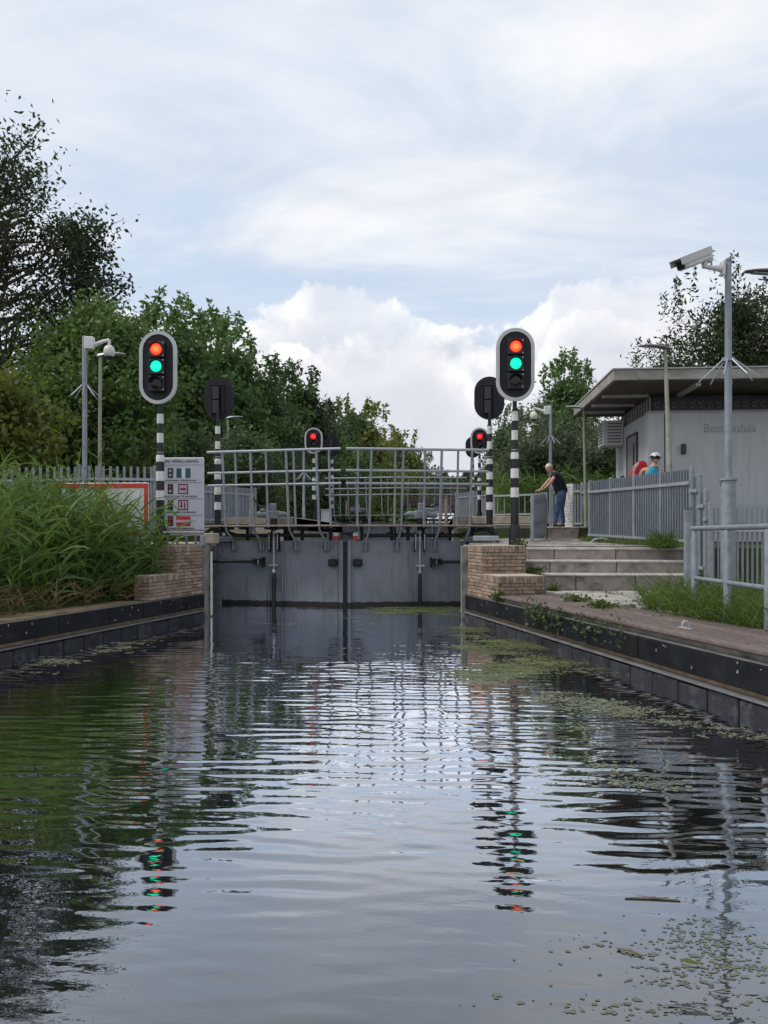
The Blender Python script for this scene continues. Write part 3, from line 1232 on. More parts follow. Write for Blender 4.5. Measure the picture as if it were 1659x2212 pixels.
def gate_mat():
    m = mat('gate', (.185, .200, .230), .55, .1, .10, 2.2, .10, 60, col2=(.11, .12, .142), amt=(.52, .75), s2=1.4)
    t = m.node_tree
    h = G(t)
    b = t.nodes['Principled BSDF']
    src = b.inputs['Base Color'].links[0].from_socket
    c = h.n('ShaderNodeNewGeometry').outputs['Position']
    sp = h.n('ShaderNodeSeparateXYZ')
    t.links.new(c, sp.inputs[0])
    lv = h.m('ADD', sp.outputs[2], h.m('MULTIPLY', h.noise(h.vm('MULTIPLY', c, (9, 9, 1)), 1.0, 4, .6), -.07))
    st_ = h.ss(h.noise(h.vm('MULTIPLY', c, (16, 16, .9)), 1.0, 5, .65, .3), .52, .74)
    src = h.mix(h.m('MULTIPLY', st_, .55), src, (.085, .085, .085, 1))
    rs_ = h.ss(h.noise(h.vm('MULTIPLY', c, (22, 22, 1.6)), 1.0, 6, .7, .2), .66, .78)
    src = h.mix(h.m('MULTIPLY', rs_, .6), src, (.16, .105, .065, 1))
    pl_ = h.ss(h.noise(c, 7.0, 5, .6), .64, .72)
    src = h.mix(h.m('MULTIPLY', pl_, .5), src, (.22, .24, .27, 1))
    f = h.m('SUBTRACT', 1.0, h.ss(lv, .035, .055))
    h.put(b.inputs['Base Color'], h.mix(f, src, (.022, .019, .014, 1)))


gate_mat()
HY0 = 17.15
gl = gate_leaf(-1, (X0 - 2.98, HY0), 'left leaf of the near grey steel lock gate with tall railing')
gr_ = gate_leaf(1, (X0 + 2.98, HY0), 'right leaf of the near grey steel lock gate with tall railing')
dup(gl, (X0 - 2.98 + .1, HY0 + 16.9, FARZ), label='left leaf of the far lock gate seen behind the near railing')
dup(gr_, (X0 + 2.98 + .1, HY0 + 16.9, FARZ), label='right leaf of the far lock gate seen behind the near railing')


# ------------------------------------------------------------------ signal lights
def stadium(w, h, n=14, cx=0, cz=0):
    r = w / 2
    pts = []
    for i in range(n + 1):
        a = math.pi * i / n
        pts.append((cx + r * math.cos(a), cz + h / 2 - r + r * math.sin(a)))
    for i in range(n + 1):
        a = math.pi + math.pi * i / n
        pts.append((cx + r * math.cos(a), cz - h / 2 + r + r * math.sin(a)))
    return pts


def signal(kind, label, loc, zc, rz=0.0, pole_dx=0.0, aspects=('red', 'green', 'off'), lens_red='lens_red_lit'):
    """local: x right, -y towards the viewer, z up from the base"""
    root = thing('signal_light', label, 'signal light', loc, 'striped canal signal lights', 0.0)
    bz = loc[2]

    def L(p):
        return (p[0] + loc[0], p[1] + loc[1], p[2] + loc[2])

    def part(name, m, fn, parent=None, smooth=False, org=None):
        b = MB()
        fn(b)
        b.v = [L(p) for p in b.v]
        return b.build(name, m, parent or root, smooth, org=L(org) if org else None)
    H = 1.36 if kind == 'front' else 1.02
    W = .71
    nlens = 3 if kind == 'front' else 2
    zcl = zc - bz
    top = zcl - H / 2
    ztap = top - .98
    py = .10 if kind in ('front', 'face') else -.10
    pole = part('pole', 'black', lambda b: b.tube([(0, py, 0), (0, py, ztap - .02), (0, py, ztap + .10), (0, py, top - .14)], [.075, .075, .058, .058], 16), None, True)
    part('base_flange', 'black', lambda b: (b.lathe((0, py, 0), [(.11, 0), (.11, .30), (.085, .40)], 16)), pole, True)
    part('neck', 'black', lambda b: b.tube([(0, py, top - .15), (0, py, top + .25)], .042, 12), pole, True)
    # white bands
    z = top - .35
    k = 0
    while z > .66:
        r0 = .0595 if z > ztap + .08 else (.0765)
        zz = z
        if abs(z - (ztap + .0)) < .12:
            part('white_band', 'white_paint', lambda b: b.tube([(0, py, zz), (0, py, zz + .09), (0, py, zz + .15), (0, py, zz + .178)], [.0765, .0765, .06, .06], 16, False), pole, True)
        else:
            part('white_band', 'white_paint', lambda b: b.tube([(0, py, zz), (0, py, zz + .178)], r0 + .001, 16, False), pole, True)
        z -= .357
    board = part('board', 'black_matte', lambda b: b.prism(stadium(W - .10 if kind != 'back' else W, H - .10 if kind != 'back' else H, 14, 0, zcl), -.012, .012), None)
    if kind in ('front', 'face'):
        part('rim', 'rim_white', lambda b: b.ring(stadium(W, H, 14, 0, zcl), stadium(W - .13, H - .13, 14, 0, zcl), -.030, .018), board)
        pitch = .315
        for i in range(nlens):
            z = zcl + (nlens - 1) / 2 * pitch - i * pitch
            a = aspects[i]
            hs = part('lamp_housing', 'black', lambda b: b.box((0, -.06, z), (.295, .09, .295), ch=.012), board)
            ring_m = {'red': 'ring_glow_red', 'green': 'ring_glow_green', 'off': 'rubber'}[a]  # lit aspects get a glowing ring as lens halo
            part('reflector', ring_m, lambda b: b.lathe((0, -.106, z), [(.128, 0.0), (.128, -.012), (.105, -.014)], 24, 'Y'), hs, False, org=(0, -.106, z))
            lm = {'red': lens_red, 'green': 'lens_green_lit', 'off': 'lens_off'}[a]
            part('lens', lm, lambda b: b.lathe((0, -.119, z), [(.103, 0), (.103, -.006), (.085, -.016), (.045, -.025), (.01, -.028)], 24, 'Y'), hs, True, org=(0, -.119, z))
            # short visor over the lens
            def visor(b):
                n = 10
                vs, fs = [], []
                for j in range(n + 1):
                    an = R(10) + (math.pi - R(20)) * j / n
                    for rr, yy in ((.132, -.105), (.132, -.19), (.126, -.19), (.126, -.105)):
                        vs.append((rr * math.cos(an), yy, z + rr * math.sin(an)))
                for j in range(n):
                    for q in range(4):
                        q2 = (q + 1) % 4
                        fs.append((j * 4 + q, j * 4 + q2, j * 4 + 4 + q2, j * 4 + 4 + q))
                b.add(vs, fs)
            part('visor', 'black', visor, hs)
            for dz_ in (.115, -.115):
                part('screw', 'metal_bright', lambda b: b.lathe((.128, -.106, z + dz_), [(.012, 0), (.012, -.006)], 8, 'Y'), hs)
    else:
        bx_ = part('back_box', 'black', lambda b: (b.box((-.045, -.075, zcl + .10), (.16, .12, .30), ch=.01), b.box((-.045, -.075, zcl - .22), (.16, .12, .32), ch=.01)), board)
        part('box_panel', 'galv_black', lambda b: (b.box((-.045, -.137, zcl + .10), (.13, .004, .27)), b.box((-.045, -.137, zcl - .22), (.13, .004, .29))), bx_)
        part('back_frame', 'black', lambda b: (b.box((.11, -.04, zcl - .06), (.03, .06, .66)), b.box((-.17, -.04, zcl - .06), (.03, .06, .66)), b.box((-.03, -.04, zcl + .30), (.36, .05, .02))), board)
        for dz_ in (-.415, -.475):
            part('bolt', 'metal_bright', lambda b: b.lathe((-.03, -.02, zcl + dz_ + .0), [(.013, 0), (.013, -.04)], 8, 'Y'), board)
    return root


mat('galv_black', (.03, .031, .042), .5, 0, .1)


def sig(px, d, base, py_c):
    p = D(px, d, base)
    return tuple(p), zat(py_c, d)


p, zc = sig(342, 14.3, 1.36, 794)
signal('front', 'signal light showing red over green, left of the gates beside the white sign', p, zc)
p, zc = sig(1113, 14.3, 1.32, 788)
signal('front', 'signal light showing red over green, right of the gates above the stone steps', p, zc)
p, zc = sig(473, 18.2, 1.36, 860)
signal('back', 'black back of a signal light on a striped pole behind the near gate, left side', p, zc)
p, zc = sig(1057, 18.2, 1.38, 860)
signal('back', 'black signal light back overlapped by the right red and green light', p, zc)
p, zc = sig(677.5, 30, 2.08, 952)
signal('face', 'distant left signal light with a single red lamp lit', p, zc, aspects=('red', 'off'), lens_red='lens_red_far')
p, zc = sig(1036, 30, 2.08, 952)
signal('face', 'distant right signal light with a single red lamp lit', p, zc, aspects=('red', 'off'), lens_red='lens_red_far')
p, zc = sig(718, 37, 2.08, 963)
signal('back', 'farthest left signal light seen from its black back', p, zc)
p, zc = sig(1021.5, 37, 2.08, 966)
signal('back', 'farthest right signal light, black back half hidden by the right red light', p, zc)


# ------------------------------------------------------------------ text helper
def text_mesh(s, size, bold=0.0, align='LEFT'):
    cu = bpy.data.curves.new('t', 'FONT')
    cu.body = s
    cu.size = size
    cu.extrude = .0015
    cu.offset = bold
    cu.align_x = align
    o = bpy.data.objects.new('t', cu)
    COL.objects.link(o)
    dg = bpy.context.evaluated_depsgraph_get()
    me = bpy.data.meshes.new_from_object(o.evaluated_get(dg))
    bpy.data.objects.remove(o)
    return me


def add_text(parent, s, size, loc, m, bold=0.0, width=None, rz=0.0):
    me = text_mesh(s, size, bold)
    me.materials.clear()
    me.materials.append(MATS[m])
    xs = [v.co.x for v in me.vertices]
    sx_ = width / (max(xs) - min(xs)) if width else 1
    o = bpy.data.objects.new('lettering', me)
    COL.objects.link(o)
    o.parent = parent
    o.location = Vector(loc) - wloc(parent)
    o.rotation_euler = (R(90), 0, rz)
    o.scale = (sx_, 1, 1)
    return o


# ------------------------------------------------------------------ explanation sign
def explanation_sign():
    d = 14.9
    k = d / F
    cpt = D(392, d, 1.36)
    root = thing('information_sign', 'white SEIN VERKLARING sign explaining the light signals, behind the left pole', 'sign', cpt)
    xl, xr = (345 - 392) * k, (441 - 392) * k      # outline in metres
    z1, z0 = zat(988, d), zat(1146, d)

    def W(x, y, z):
        return (cpt.x + x, cpt.y + y, z)
    yaw = 0

    def X(zx):      # zoom pixels of the close crop -> local x
        return ((380 + zx / 10.056) / 1.1573 - 392) * k

    def Z(zy):
        return zat((1130 + zy / 10.056) / 1.1573, d)
    b = MB()
    b.box(W((xl + xr) / 2, .03, (z0 + z1) / 2), (xr - xl, .04, z1 - z0), ch=.012)
    pn = b.build('panel', 'sign_white', root)
    b = MB()
    b.box(W((xl + xr) / 2, .008, (z0 + z1) / 2), (xr - xl - .05, .004, z1 - z0 - .05))
    b.build('face', 'sign_face_grey', pn)

    def rect(name, m, x0, x1, y0, y1, lay=0):
        b = MB()
        b.box(W((X(x0) + X(x1)) / 2, .004 - .003 * lay, (Z(y0) + Z(y1)) / 2), (abs(X(x1) - X(x0)), .003, abs(Z(y1) - Z(y0))))
        return b.build(name, m, root)

    def dot(m, x, y, r, lay=1):
        b = MB()
        b.lathe(W(X(x), .004 - .003 * lay, Z(y)), [(r * k / 10.056 / 1.1573, .0), (r * k / 10.056 / 1.1573, -.003)], 14, 'Y')
        return b.build('symbol', m, root)
    for y in (325, 772, 1175, 1583):
        rect('line', 'sign_line', 130, 1268, y - 6, y + 6)
    for (y0, y1, a, c_) in ((400, 650, 'sign_dot_grey', 'sign_dot_grey'), (805, 1055, 'sign_dot_red', 'sign_dot_grey'),
                            (1210, 1460, 'sign_dot_red', 'sign_green'), (1610, 1860, 'sign_dot_red', 'sign_dot_red')):
        rect('symbol', 'black_matte', 383, 523, y0, y1)
        dot(a, 452, y0 + 70, 40)
        dot(c_, 452, y0 + 178, 40)
    rect('symbol', 'sign_green', 608, 740, 408, 650)
    rect('symbol', 'white_paint', 745, 832, 408, 650)
    rect('symbol', 'sign_green', 840, 970, 408, 650)
    for y0 in (805, 1208):
        rect('symbol', 'sign_maroon', 655, 910, y0, y0 + 250)
        rect('symbol', 'pinkish', 683, 885, y0 + 28, y0 + 225, 1)
    rect('symbol', 'black_matte', 710, 858, 912, 950, 2)

    def arrow(m, x, ytip, ytail):
        s = 1 if ytail > ytip else -1
        sh = [(x - 16, ytail), (x + 16, ytail), (x + 16, ytip + s * 60), (x + 32, ytip + s * 60), (x, ytip), (x - 32, ytip + s * 60), (x - 16, ytip + s * 60)]
        b = MB()
        b.prism([(X(p[0]) + cpt.x, Z(p[1])) for p in sh], cpt.y - .005, cpt.y - .002)
        b.build('symbol', m, root)
    arrow('black_matte', 740, 1415, 1250)
    arrow('sign_maroon', 822, 1255, 1420)
    rect('symbol', 'red_paint', 603, 968, 1615, 1860)
    rect('symbol', 'pinkish', 603, 968, 1705, 1770, 1)
    yl = cpt.y + .0055

    def txt(s, x1, chars_w, ybase, hgt):
        me_w = chars_w
        add_text(root, s, hgt * k / 10.056 / 1.1573 / .70, (cpt.x + X(x1) - me_w * k / 10.056 / 1.1573, yl, Z(ybase)), 'black_matte', .0012, me_w * k / 10.056 / 1.1573)
    txt('SEIN VERKLARING', 1168, 960, 272, 78)
    txt('DOORVAREN TOEGESTAAN', 1108, 850, 735, 40)
    txt('VERPLICHT STIL TE HOUDEN', 1140, 950, 1137, 40)
    txt('TEGENLIGGERS VOORRANG', 1115, 890, 1535, 40)
    txt('DOORVAREN VERBODEN', 1055, 760, 1942, 40)
    for x in (xl + .06, xr - .06):
        b = MB()
        b.box(W(x, .08, (1.36 + z1) / 2 - .1), (.05, .05, z1 - 1.36 - .2))
        b.build('post', 'galv', root)


explanation_sign()

# red framed board behind the reeds
d = 13.75
k = d / F
c = D(214, d, .9)
rs = thing('warning_board', 'wide white board with a thick red frame, half hidden by the reeds', 'sign', c)
z1, z0 = zat(1043, d), zat(1158, d)
hw = 111 * k
b = MB()
b.box((c.x, c.y, (z0 + z1) / 2), (2 * hw, .03, z1 - z0), ch=.01)
b.build('panel', 'white_paint', rs)
fr = 10.5 * k
b = MB()
for (x0, x1, a0, a1) in ((-hw + .012, hw - .012, z1 - fr - .012, z1 - .012), (-hw + .012, hw - .012, z0 + .012, z0 + fr), (-hw + .012, -hw + fr, z0 + fr, z1 - fr - .012), (hw - fr, hw - .012, z0 + fr, z1 - fr - .012), (.02, .02 + fr, z0 + fr, z1 - fr - .012)):
    b.box((c.x + (x0 + x1) / 2, c.y - .018, (a0 + a1) / 2), (x1 - x0, .004, a1 - a0))
b.build('red_frame', 'red_sign', rs)
for x in (-.6, .6):
    b = MB()
    b.tube([(c.x + x, c.y + .05, .8), (c.x + x, c.y + .05, z1 - .05)], .03, 8)
    b.build('post', 'galv', rs, True)

# low tube rail by the sign foot
d = 14.25
lr = thing('low_rail', 'low grey rail on short stubs at the foot of the white sign', 'railing', D(400, d, 1.36))
a, e = D(352, d, zat(1149, d)), D(441, d, zat(1151, d))
b = MB()
b.box((a + e) / 2, ((e - a).length, .05, .035), math.atan2(e.y - a.y, e.x - a.x), ch=.006)
b.build('rail', 'galv_light', lr)
for px in (362, 383, 403, 423):
    p = D(px, d)
    b = MB()
    b.box((p.x, p.y, 1.445), (.035, .04, .17))
    b.build('stub', 'galv_dark', lr)
p = D(437, d)
b = MB()
b.box((p.x, p.y, 1.43), (.075, .07, .20), ch=.006)
b.box((p.x - .02, p.y, 1.357), (.17, .12, .012))
b.build('end_post', 'galv', lr)
c = D(449, 16.2, 1.36)
b = MB()
b.box((c.x, c.y + .2, 1.47), (.26, .4, .22), ch=.015)
tag(b.build('concrete_block', 'coping'), 'pale concrete block between the white sign and the left gate', 'block')
# steel cable tray cover right of the gate
a, e = D(1022, 16.4), D(1076, 16.4)
b = MB()
b.box(((a.x + e.x) / 2, a.y, 1.47), (e.x - a.x, .35, .11), ch=.012)
tag(b.build('cable_tray', 'galv_light'), 'pale grey steel cable tray on the right lock wall', 'cable tray')


# ------------------------------------------------------------------ lamp posts
def lamp_post(label, px_foot, px_top, d, base, y_top, head_dir, head_len=.55, r0=.07, r1=.035, m='pole_mossy', headm='lamp_head', tilt=.10):
    f, t = D(px_foot, d, base), D(px_top, d, zat(y_top, d))
    root = thing('street_lamp', label, 'street lamp', f, 'lamp posts around the lock')
    b = MB()
    mid = f.lerp(t, .33)
    b.tube([f, mid, f.lerp(t, .36), t], [r0, r0 * .92, r0 * .75, r1], 12)
    b.build('pole', m, root, True)
    hd = Vector((cT, sT, 0)) * head_dir
    b = MB()
    prof = []
    for i in range(9):
        s = i / 8
        w_ = .09 * (math.sin(math.pi * min(1, .12 + s * .80)) ** .6)
        h_ = .055 * (1 - s * .75)
        p = t + hd * (s * head_len - .06) + Vector((0, 0, .02 + tilt * head_len * math.sin(s * 1.9)))
        prof.append((p, w_, h_))
    sd_ = Vector((-hd.y, hd.x, 0))
    vs, fs = [], []
    for p, w_, h_ in prof:
        vs += [p + sd_ * w_, p + sd_ * w_ * .6 + Vector((0, 0, h_)), p - sd_ * w_ * .6 + Vector((0, 0, h_)), p - sd_ * w_, p - sd_ * w_ * .7 - Vector((0, 0, .012)), p + sd_ * w_ * .7 - Vector((0, 0, .012))]
    for i in range(8):
        for q_ in range(6):
            fs.append((i * 6 + q_, i * 6 + (q_ + 1) % 6, i * 6 + 6 + (q_ + 1) % 6, i * 6 + 6 + q_))
    fs += [tuple(range(6)), tuple(range(48, 54))[::-1]]
    b.add(vs, fs)
    hdo = b.build('lamp_head', headm, root, True)
    b = MB()
    p0, p1 = prof[3][0], prof[7][0]
    b.bar(p0 - Vector((0, 0, .018)), p1 - Vector((0, 0, .018)), .09, .006)
    b.build('lamp_glass', 'lamp_glass', hdo)
    b = MB()
    b.lathe(f, [(r0 * 1.25, 0), (r0 * 1.25, .04), (r0 * 1.02, .06)], 12)
    b.build('foot', 'galv_dark', root)
    return root


lamp_post('lamp post in front of the grey building, dark head pointing left', 1452, 1437, 15.0, 1.40, 756, -1, .56, .072, .032)
lamp_post('lamp post at the right picture edge, only its dark head in view', 1742, 1728, 9.2, .6, 603, -1, .72, .07, .034, m='galv')
lamp_post('grey lamp post behind the left dome camera mast, head pointing right', 214, 217, 17.4, 1.4, 772, 1, .60, .055, .035, headm='galv_light')
lamp_post('thin pale lamp post behind the left black signal back', 497, 492, 29, 2.05, 905, 1, .62, .06, .04, headm='galv_light')
lamp_post('slender greenish lamp post between the man and the grey building', 1266, 1261, 19.2, 1.72, 885, -1, .5, .05, .03, m='pole_green', headm='galv_light')
lamp_post('small pale lamp post behind the right striped poles', 1128, 1130, 27.5, 2.05, 962, -1, .45, .05, .035, m='pole_green', headm='galv_light')
lamp_post('far pale lamp post left of the left red light', 640, 640, 45, 2.05, 985, 1, .7, .05, .035, m='pole_green', headm='galv_light')
lamp_post('far pale lamp post just right of the left red light', 686, 686, 43, 2.05, 1000, 1, .75, .05, .035, headm='galv_light')


# ------------------------------------------------------------------ camera masts
def spikes(root, par, c, n=8, r=.32, drop=.24):
    b = MB()
    b.lathe(c - Vector((0, 0, .02)), [(.085, 0), (.085, .05)], 12)
    col = b.build('spike_collar', 'galv', par)
    for i in range(n):
        a = 2 * math.pi * i / n + .3
        b = MB()
        e = c + Vector((math.cos(a) * r, math.sin(a) * r, -drop))
        b.tube([c + Vector((math.cos(a) * .08, math.sin(a) * .08, 0)), e], [.012, .008], 5)
        b.build('spike', 'galv_light', col)


def dome_mast(label, px, d, base, y_top, side, y_spike, r=.05, dome=True):
    f, t = D(px, d, base), D(px, d, zat(y_top, d))
    root = thing('camera_mast', label, 'camera mast', f, 'dome camera masts')
    b = MB()
    b.tube([f, Vector((f.x, f.y, f.z + .55)), Vector((f.x, f.y, f.z + .57)), t], [r * 1.35, r * 1.35, r, r], 12)
    pole = b.build('pole', 'galv', root, True)
    u_ = Vector((cT, sT, 0)) * side
    if not dome:
        spikes(root, pole, Vector((f.x, f.y, zat(y_spike, d))))
        b = MB()
        b.tube([t, t + u_ * .3 + Vector((0, 0, .05)), t + u_ * .6 + Vector((0, 0, .03))], [.04, .035, .03], 8)
        b.build('arm', 'galv_light', root, True)
        return root
    b = MB()
    b.box(t + u_ * .10 + Vector((0, 0, -.15)), (.20, .12, .26), YAW, ch=.015)
    br = b.build('bracket', 'white_paint', root)
    b = MB()
    b.tube([t + u_ * .18 + Vector((0, 0, -.20)), t + u_ * .40 + Vector((0, 0, -.11)), t + u_ * .52 + Vector((0, 0, -.08))], [.055, .04, .035], 8)
    b.tube([t + u_ * .52 + Vector((0, 0, -.08)), t + u_ * .52 + Vector((0, 0, -.20))], .035, 8)
    b.build('arm', 'white_paint', br, True)
    c_ = t + u_ * .52
    b = MB()
    b.lathe(c_ + Vector((0, 0, -.43)), [(.085, 0), (.115, .04), (.118, .12), (.10, .19), (.05, .23)], 16)
    dm = b.build('dome_housing', 'cream_plastic', root, True)
    b = MB()
    b.lathe(c_ + Vector((0, 0, -.50)), [(.02, 0), (.06, .015), (.082, .06), (.083, .075)], 16)
    b.build('dome_glass', 'glass_dark', dm, True)
    spikes(root, pole, Vector((f.x, f.y, zat(y_spike, d))))
    return root


dome_mast('white dome camera on a galvanised mast above the reeds on the left', 183, 16.3, 1.36, 726, 1, 834)
dome_mast('dome camera mast with spike collar on the right, behind the man', 1189, 24.0, 2.05, 876, -1, 943)
dome_mast('distant mast with spike collar beside the left red light', 656, 28.5, 2.08, 972, 1, 1023, r=.045, dome=False)

# bullet camera mast
d = 10.5
f = D(1573, d, .58)
tz = zat(566, d)
cm = thing('camera_mast', 'tall galvanised mast with a white bullet camera at the right edge', 'camera mast', f)
zk = zat(1036, d)
b = MB()
b.tube([f, (f.x, f.y, zk)], .098, 16)
low = b.build('lower_pole', 'galv', cm, True)
b = MB()
b.lathe((f.x, f.y, zk - .02), [(.102, 0), (.118, .01), (.118, .035), (.06, .04)], 16)
b.box((f.x - .115, f.y, zk - .03), (.03, .04, .04))
b.build('joint_collar', 'galv', low)
b = MB()
b.tube([(f.x, f.y, zk), (f.x, f.y, tz)], [.050, .042], 14)
up = b.build('upper_pole', 'galv', cm, True)
b = MB()
b.tube([(f.x, f.y, tz), (f.x, f.y, tz + .03), (f.x, f.y, tz + .055)], [.046, .046, .02], 12)
b.build('cap', 'galv_dark', up, True)
spikes(cm, up, Vector((f.x, f.y, zat(778, d))), 8, .38, .26)
t = Vector((f.x, f.y, tz - .06))
ux = Vector((cT, sT, 0))
uy = Vector((-sT, cT, 0))
b = MB()
b.box(t - ux * .075 + Vector((0, 0, -.03)), (.05, .10, .20), YAW, ch=.01)
b.tube([t - ux * .09 + Vector((0, 0, -.03)), t - ux * .22 + Vector((0, 0, -.02)), t - ux * .32 + Vector((0, 0, 0))], [.05, .03, .03], 10)
b.tube([t - ux * .32 + Vector((0, 0, -.02)), t - ux * .33 + Vector((0, 0, .10))], [.035, .045], 10)
arm = b.build('arm', 'white_paint', cm, True)
# body: tilted box with sun roof, pointing left, down and towards the viewer
tip, tail = D(1468, d - .25, zat(574, d - .25)), D(1528, d + .02, zat(549, d))
ax = (tip - tail).normalized()
side_ = Vector((0, 0, 1)).cross(ax).normalized()
upv = ax.cross(side_)
Mx = Matrix((ax, side_, upv)).transposed()
cc_ = (tip + tail) / 2
Lb = (tip - tail).length
b = MB()
b.box(cc_, (Lb * .94, .15, .15), rot=Mx, ch=.025)
body = b.build('camera_body', 'white_paint', cm)
b = MB()
b.box(cc_ + upv * .088 + ax * .03, (Lb * 1.10, .19, .016), rot=Mx, ch=.004)
b.box(cc_ + upv * .045 + side_ * .092 + ax * .03, (Lb * 1.10, .006, .09), rot=Mx)
b.box(cc_ + upv * .045 - side_ * .092 + ax * .03, (Lb * 1.10, .006, .09), rot=Mx)
b.build('sun_roof', 'rim_white', body)
b = MB()
b.box(cc_ + ax * (Lb * .475), (.006, .12, .11), rot=Mx)
b.build('window', 'glass_dark', body)
b = MB()
b.box(tail - ax * .01 - upv * .03, (.10, .11, .17), rot=Mx, ch=.03)
b.build('rear_mount', 'white_paint', body)


# ------------------------------------------------------------------ fences
def picket_fence(name, label, pts, tops, bases, spacing, bw, bt, m='fence_steel', rail_off=(.24,), bot_off=.12, post_every=None, group='galvanised steel fences', cat='fence', railside=-1):
    root = thing(name, label, cat, (pts[0][0], pts[0][1], bases[0][0] if isinstance(bases[0], tuple) else bases[0]), group)
    cache = {}
    for (a, e, t_, b_) in zip(pts[:-1], pts[1:], tops, bases):
        a, e = Vector(a[:2]), Vector(e[:2])
        dv = e - a
        L = dv.length
        dv.normalize()
        rz = math.atan2(dv.y, dv.x)
        nn = Vector((-dv.y, dv.x)) * railside
        t0, t1 = t_ if isinstance(t_, tuple) else (t_, t_)
        b0, b1 = b_ if isinstance(b_, tuple) else (b_, b_)
        n = max(1, int(L / spacing))
        for i in range(n):
            s = (i + .5) / n
            z0, z1 = b0 + (b1 - b0) * s + bot_off - .06, t0 + (t1 - t0) * s
            key = 'p'
            if key not in cache:
                cache[key] = MB().box((0, 0, .5), (bw, bt, 1.0)).mesh('picket', m)
            p = a + dv * (L * s)
            inst('picket', cache[key], root, (p.x, p.y, z0), rz, scale=(1, 1, z1 - z0))
        for ro in rail_off:
            b = MB()
            o = nn * (bt / 2 + .02)
            b.bar((a.x + o.x, a.y + o.y, t0 - ro), (e.x + o.x, e.y + o.y, t1 - ro), .036, .055)
            b.build('rail', 'galv_light', root)
        b = MB()
        b.bar((a.x + o.x, a.y + o.y, b0 + bot_off), (e.x + o.x, e.y + o.y, b1 + bot_off), .036, .05)
        b.build('rail', 'galv_light', root)
        npst = max(1, int(round(L / (post_every or L))))
        for i in range(npst + 1):
            p = a + dv * (L * i / npst)
            s = i / npst
            b = MB()
            b.box((p.x, p.y, (b0 + (b1 - b0) * s + t0 + (t1 - t0) * s + .03) / 2), (.07, .07, (t0 + (t1 - t0) * s + .03) - (b0 + (b1 - b0) * s)), rz, ch=.006)
            b.build('post', 'galv', root)
    return root


A0, A1 = D(1275, 17.3), D(1495, 13.3)
A2, A3, A4 = D(1512, 13.05), D(1526, 12.85), D(1534, 12.7)
picket_fence('picket_fence', 'long grey steel fence in front of the building, stepping down beside the stairs',
             [A0, A1, A2, A3, A4],
             [(zat(1040, 17.3), zat(1013, 13.3)), zat(1029, 13.1), zat(1062, 12.9), zat(1090, 12.75)],
             [(1.43, 1.31), 1.1, .86, .66], .088, .030, .055, post_every=1.15)
B0, B1 = D(1536, 12.6), D(1840, 12.0)
picket_fence('picket_fence', 'low grey steel fence behind the tube railing, under the building wall',
             [B0, B1], [(zat(1097, 12.6), zat(1097, 12.0))], [.60], .072, .030, .03, post_every=1.05, rail_off=(.36,))
# gate panel the man leans on
G0, G1 = D(1178, 19.0), D(1150, 16.9)
picket_fence('swing_gate', 'half open grey steel gate under the hands of the man', [G0, G1], [(zat(1066, 19.0), zat(1072, 17.4))], [(1.46, 1.40)], .10, .05, .03, rail_off=(.10, .6), group='grey swing gates', cat='gate')
p = D(1191, 19.6)
b = MB()
b.box((p.x, p.y, 2.12), (.10, .10, 1.3), ch=.008)
tag(b.build('gate_post', 'galv'), 'square galvanised gate post behind the legs of the man', 'post')
b = MB()
p = D(1181, 18.6)
b.tube([(p.x, p.y, zat(1064, 18.6)), (p.x + .02, p.y, zat(1118, 18.6))], .018, 8)
tag(b.build('hanging_pipe', 'galv_light'), 'thin white pipe hanging beside the hands of the man', 'pipe')
# fence left of the man (open bars, reeds behind)
picket_fence('bar_fence', 'open barred steel fence left of the man with reeds behind', [D(1068, 23.5), D(1172, 22.6)], [zat(1068, 23)], [2.06], .21, .03, .03, rail_off=(.02,), m='fence_steel', group='galvanised steel fences', post_every=.7)
# fence right of the man up to the long fence
picket_fence('picket_fence', 'short grey fence section right of the man beside the white board', [D(1192, 21.3), D(1258, 20.6), D(1276, 19.2)],
             [zat(1047, 21.0), zat(1046, 20.0)], [1.74, 1.74], .085, .05, .03, rail_off=(.2,), post_every=.9)
# white perforated board right of the man
d = 20.3
a, e = D(1217, d), D(1240, d - .3)
wb = thing('notice_board', 'narrow white perforated board on the fence right of the man', 'board', a)
b = MB()
zb0, zb1 = zat(1144, d), zat(1046, d)
dv = e - a
rz = math.atan2(dv.y, dv.x)
b.box(((a.x + e.x) / 2, a.y - .05, (zb0 + zb1) / 2), (dv.length, .025, zb1 - zb0), rz, ch=.006)
b.build('panel', 'white_paint', wb)
b = MB()
for i in range(5):
    for j in range(16):
        if random.random() < .6:
            q_ = a.lerp(e, .14 + .16 * i)
            z = zb1 - .1 - j * (zb1 - zb0 - .16) / 15
            b.box((q_.x, q_.y - .068, z), (.022, .004, .034), rz)
b.build('print', 'sign_dot_grey', wb)

# left palisade fence
picket_fence('palisade_fence', 'grey palisade fence behind the reeds on the left', [D(-160, 15.6), D(170, 16.6), D(334, 17.2)],
             [(zat(1012, 15.6), zat(1008, 16.6)), (zat(1006, 16.6), zat(1009, 17.2))], [1.36, 1.36], .135, .055, .02, m='galv', rail_off=(.28,), post_every=1.6)
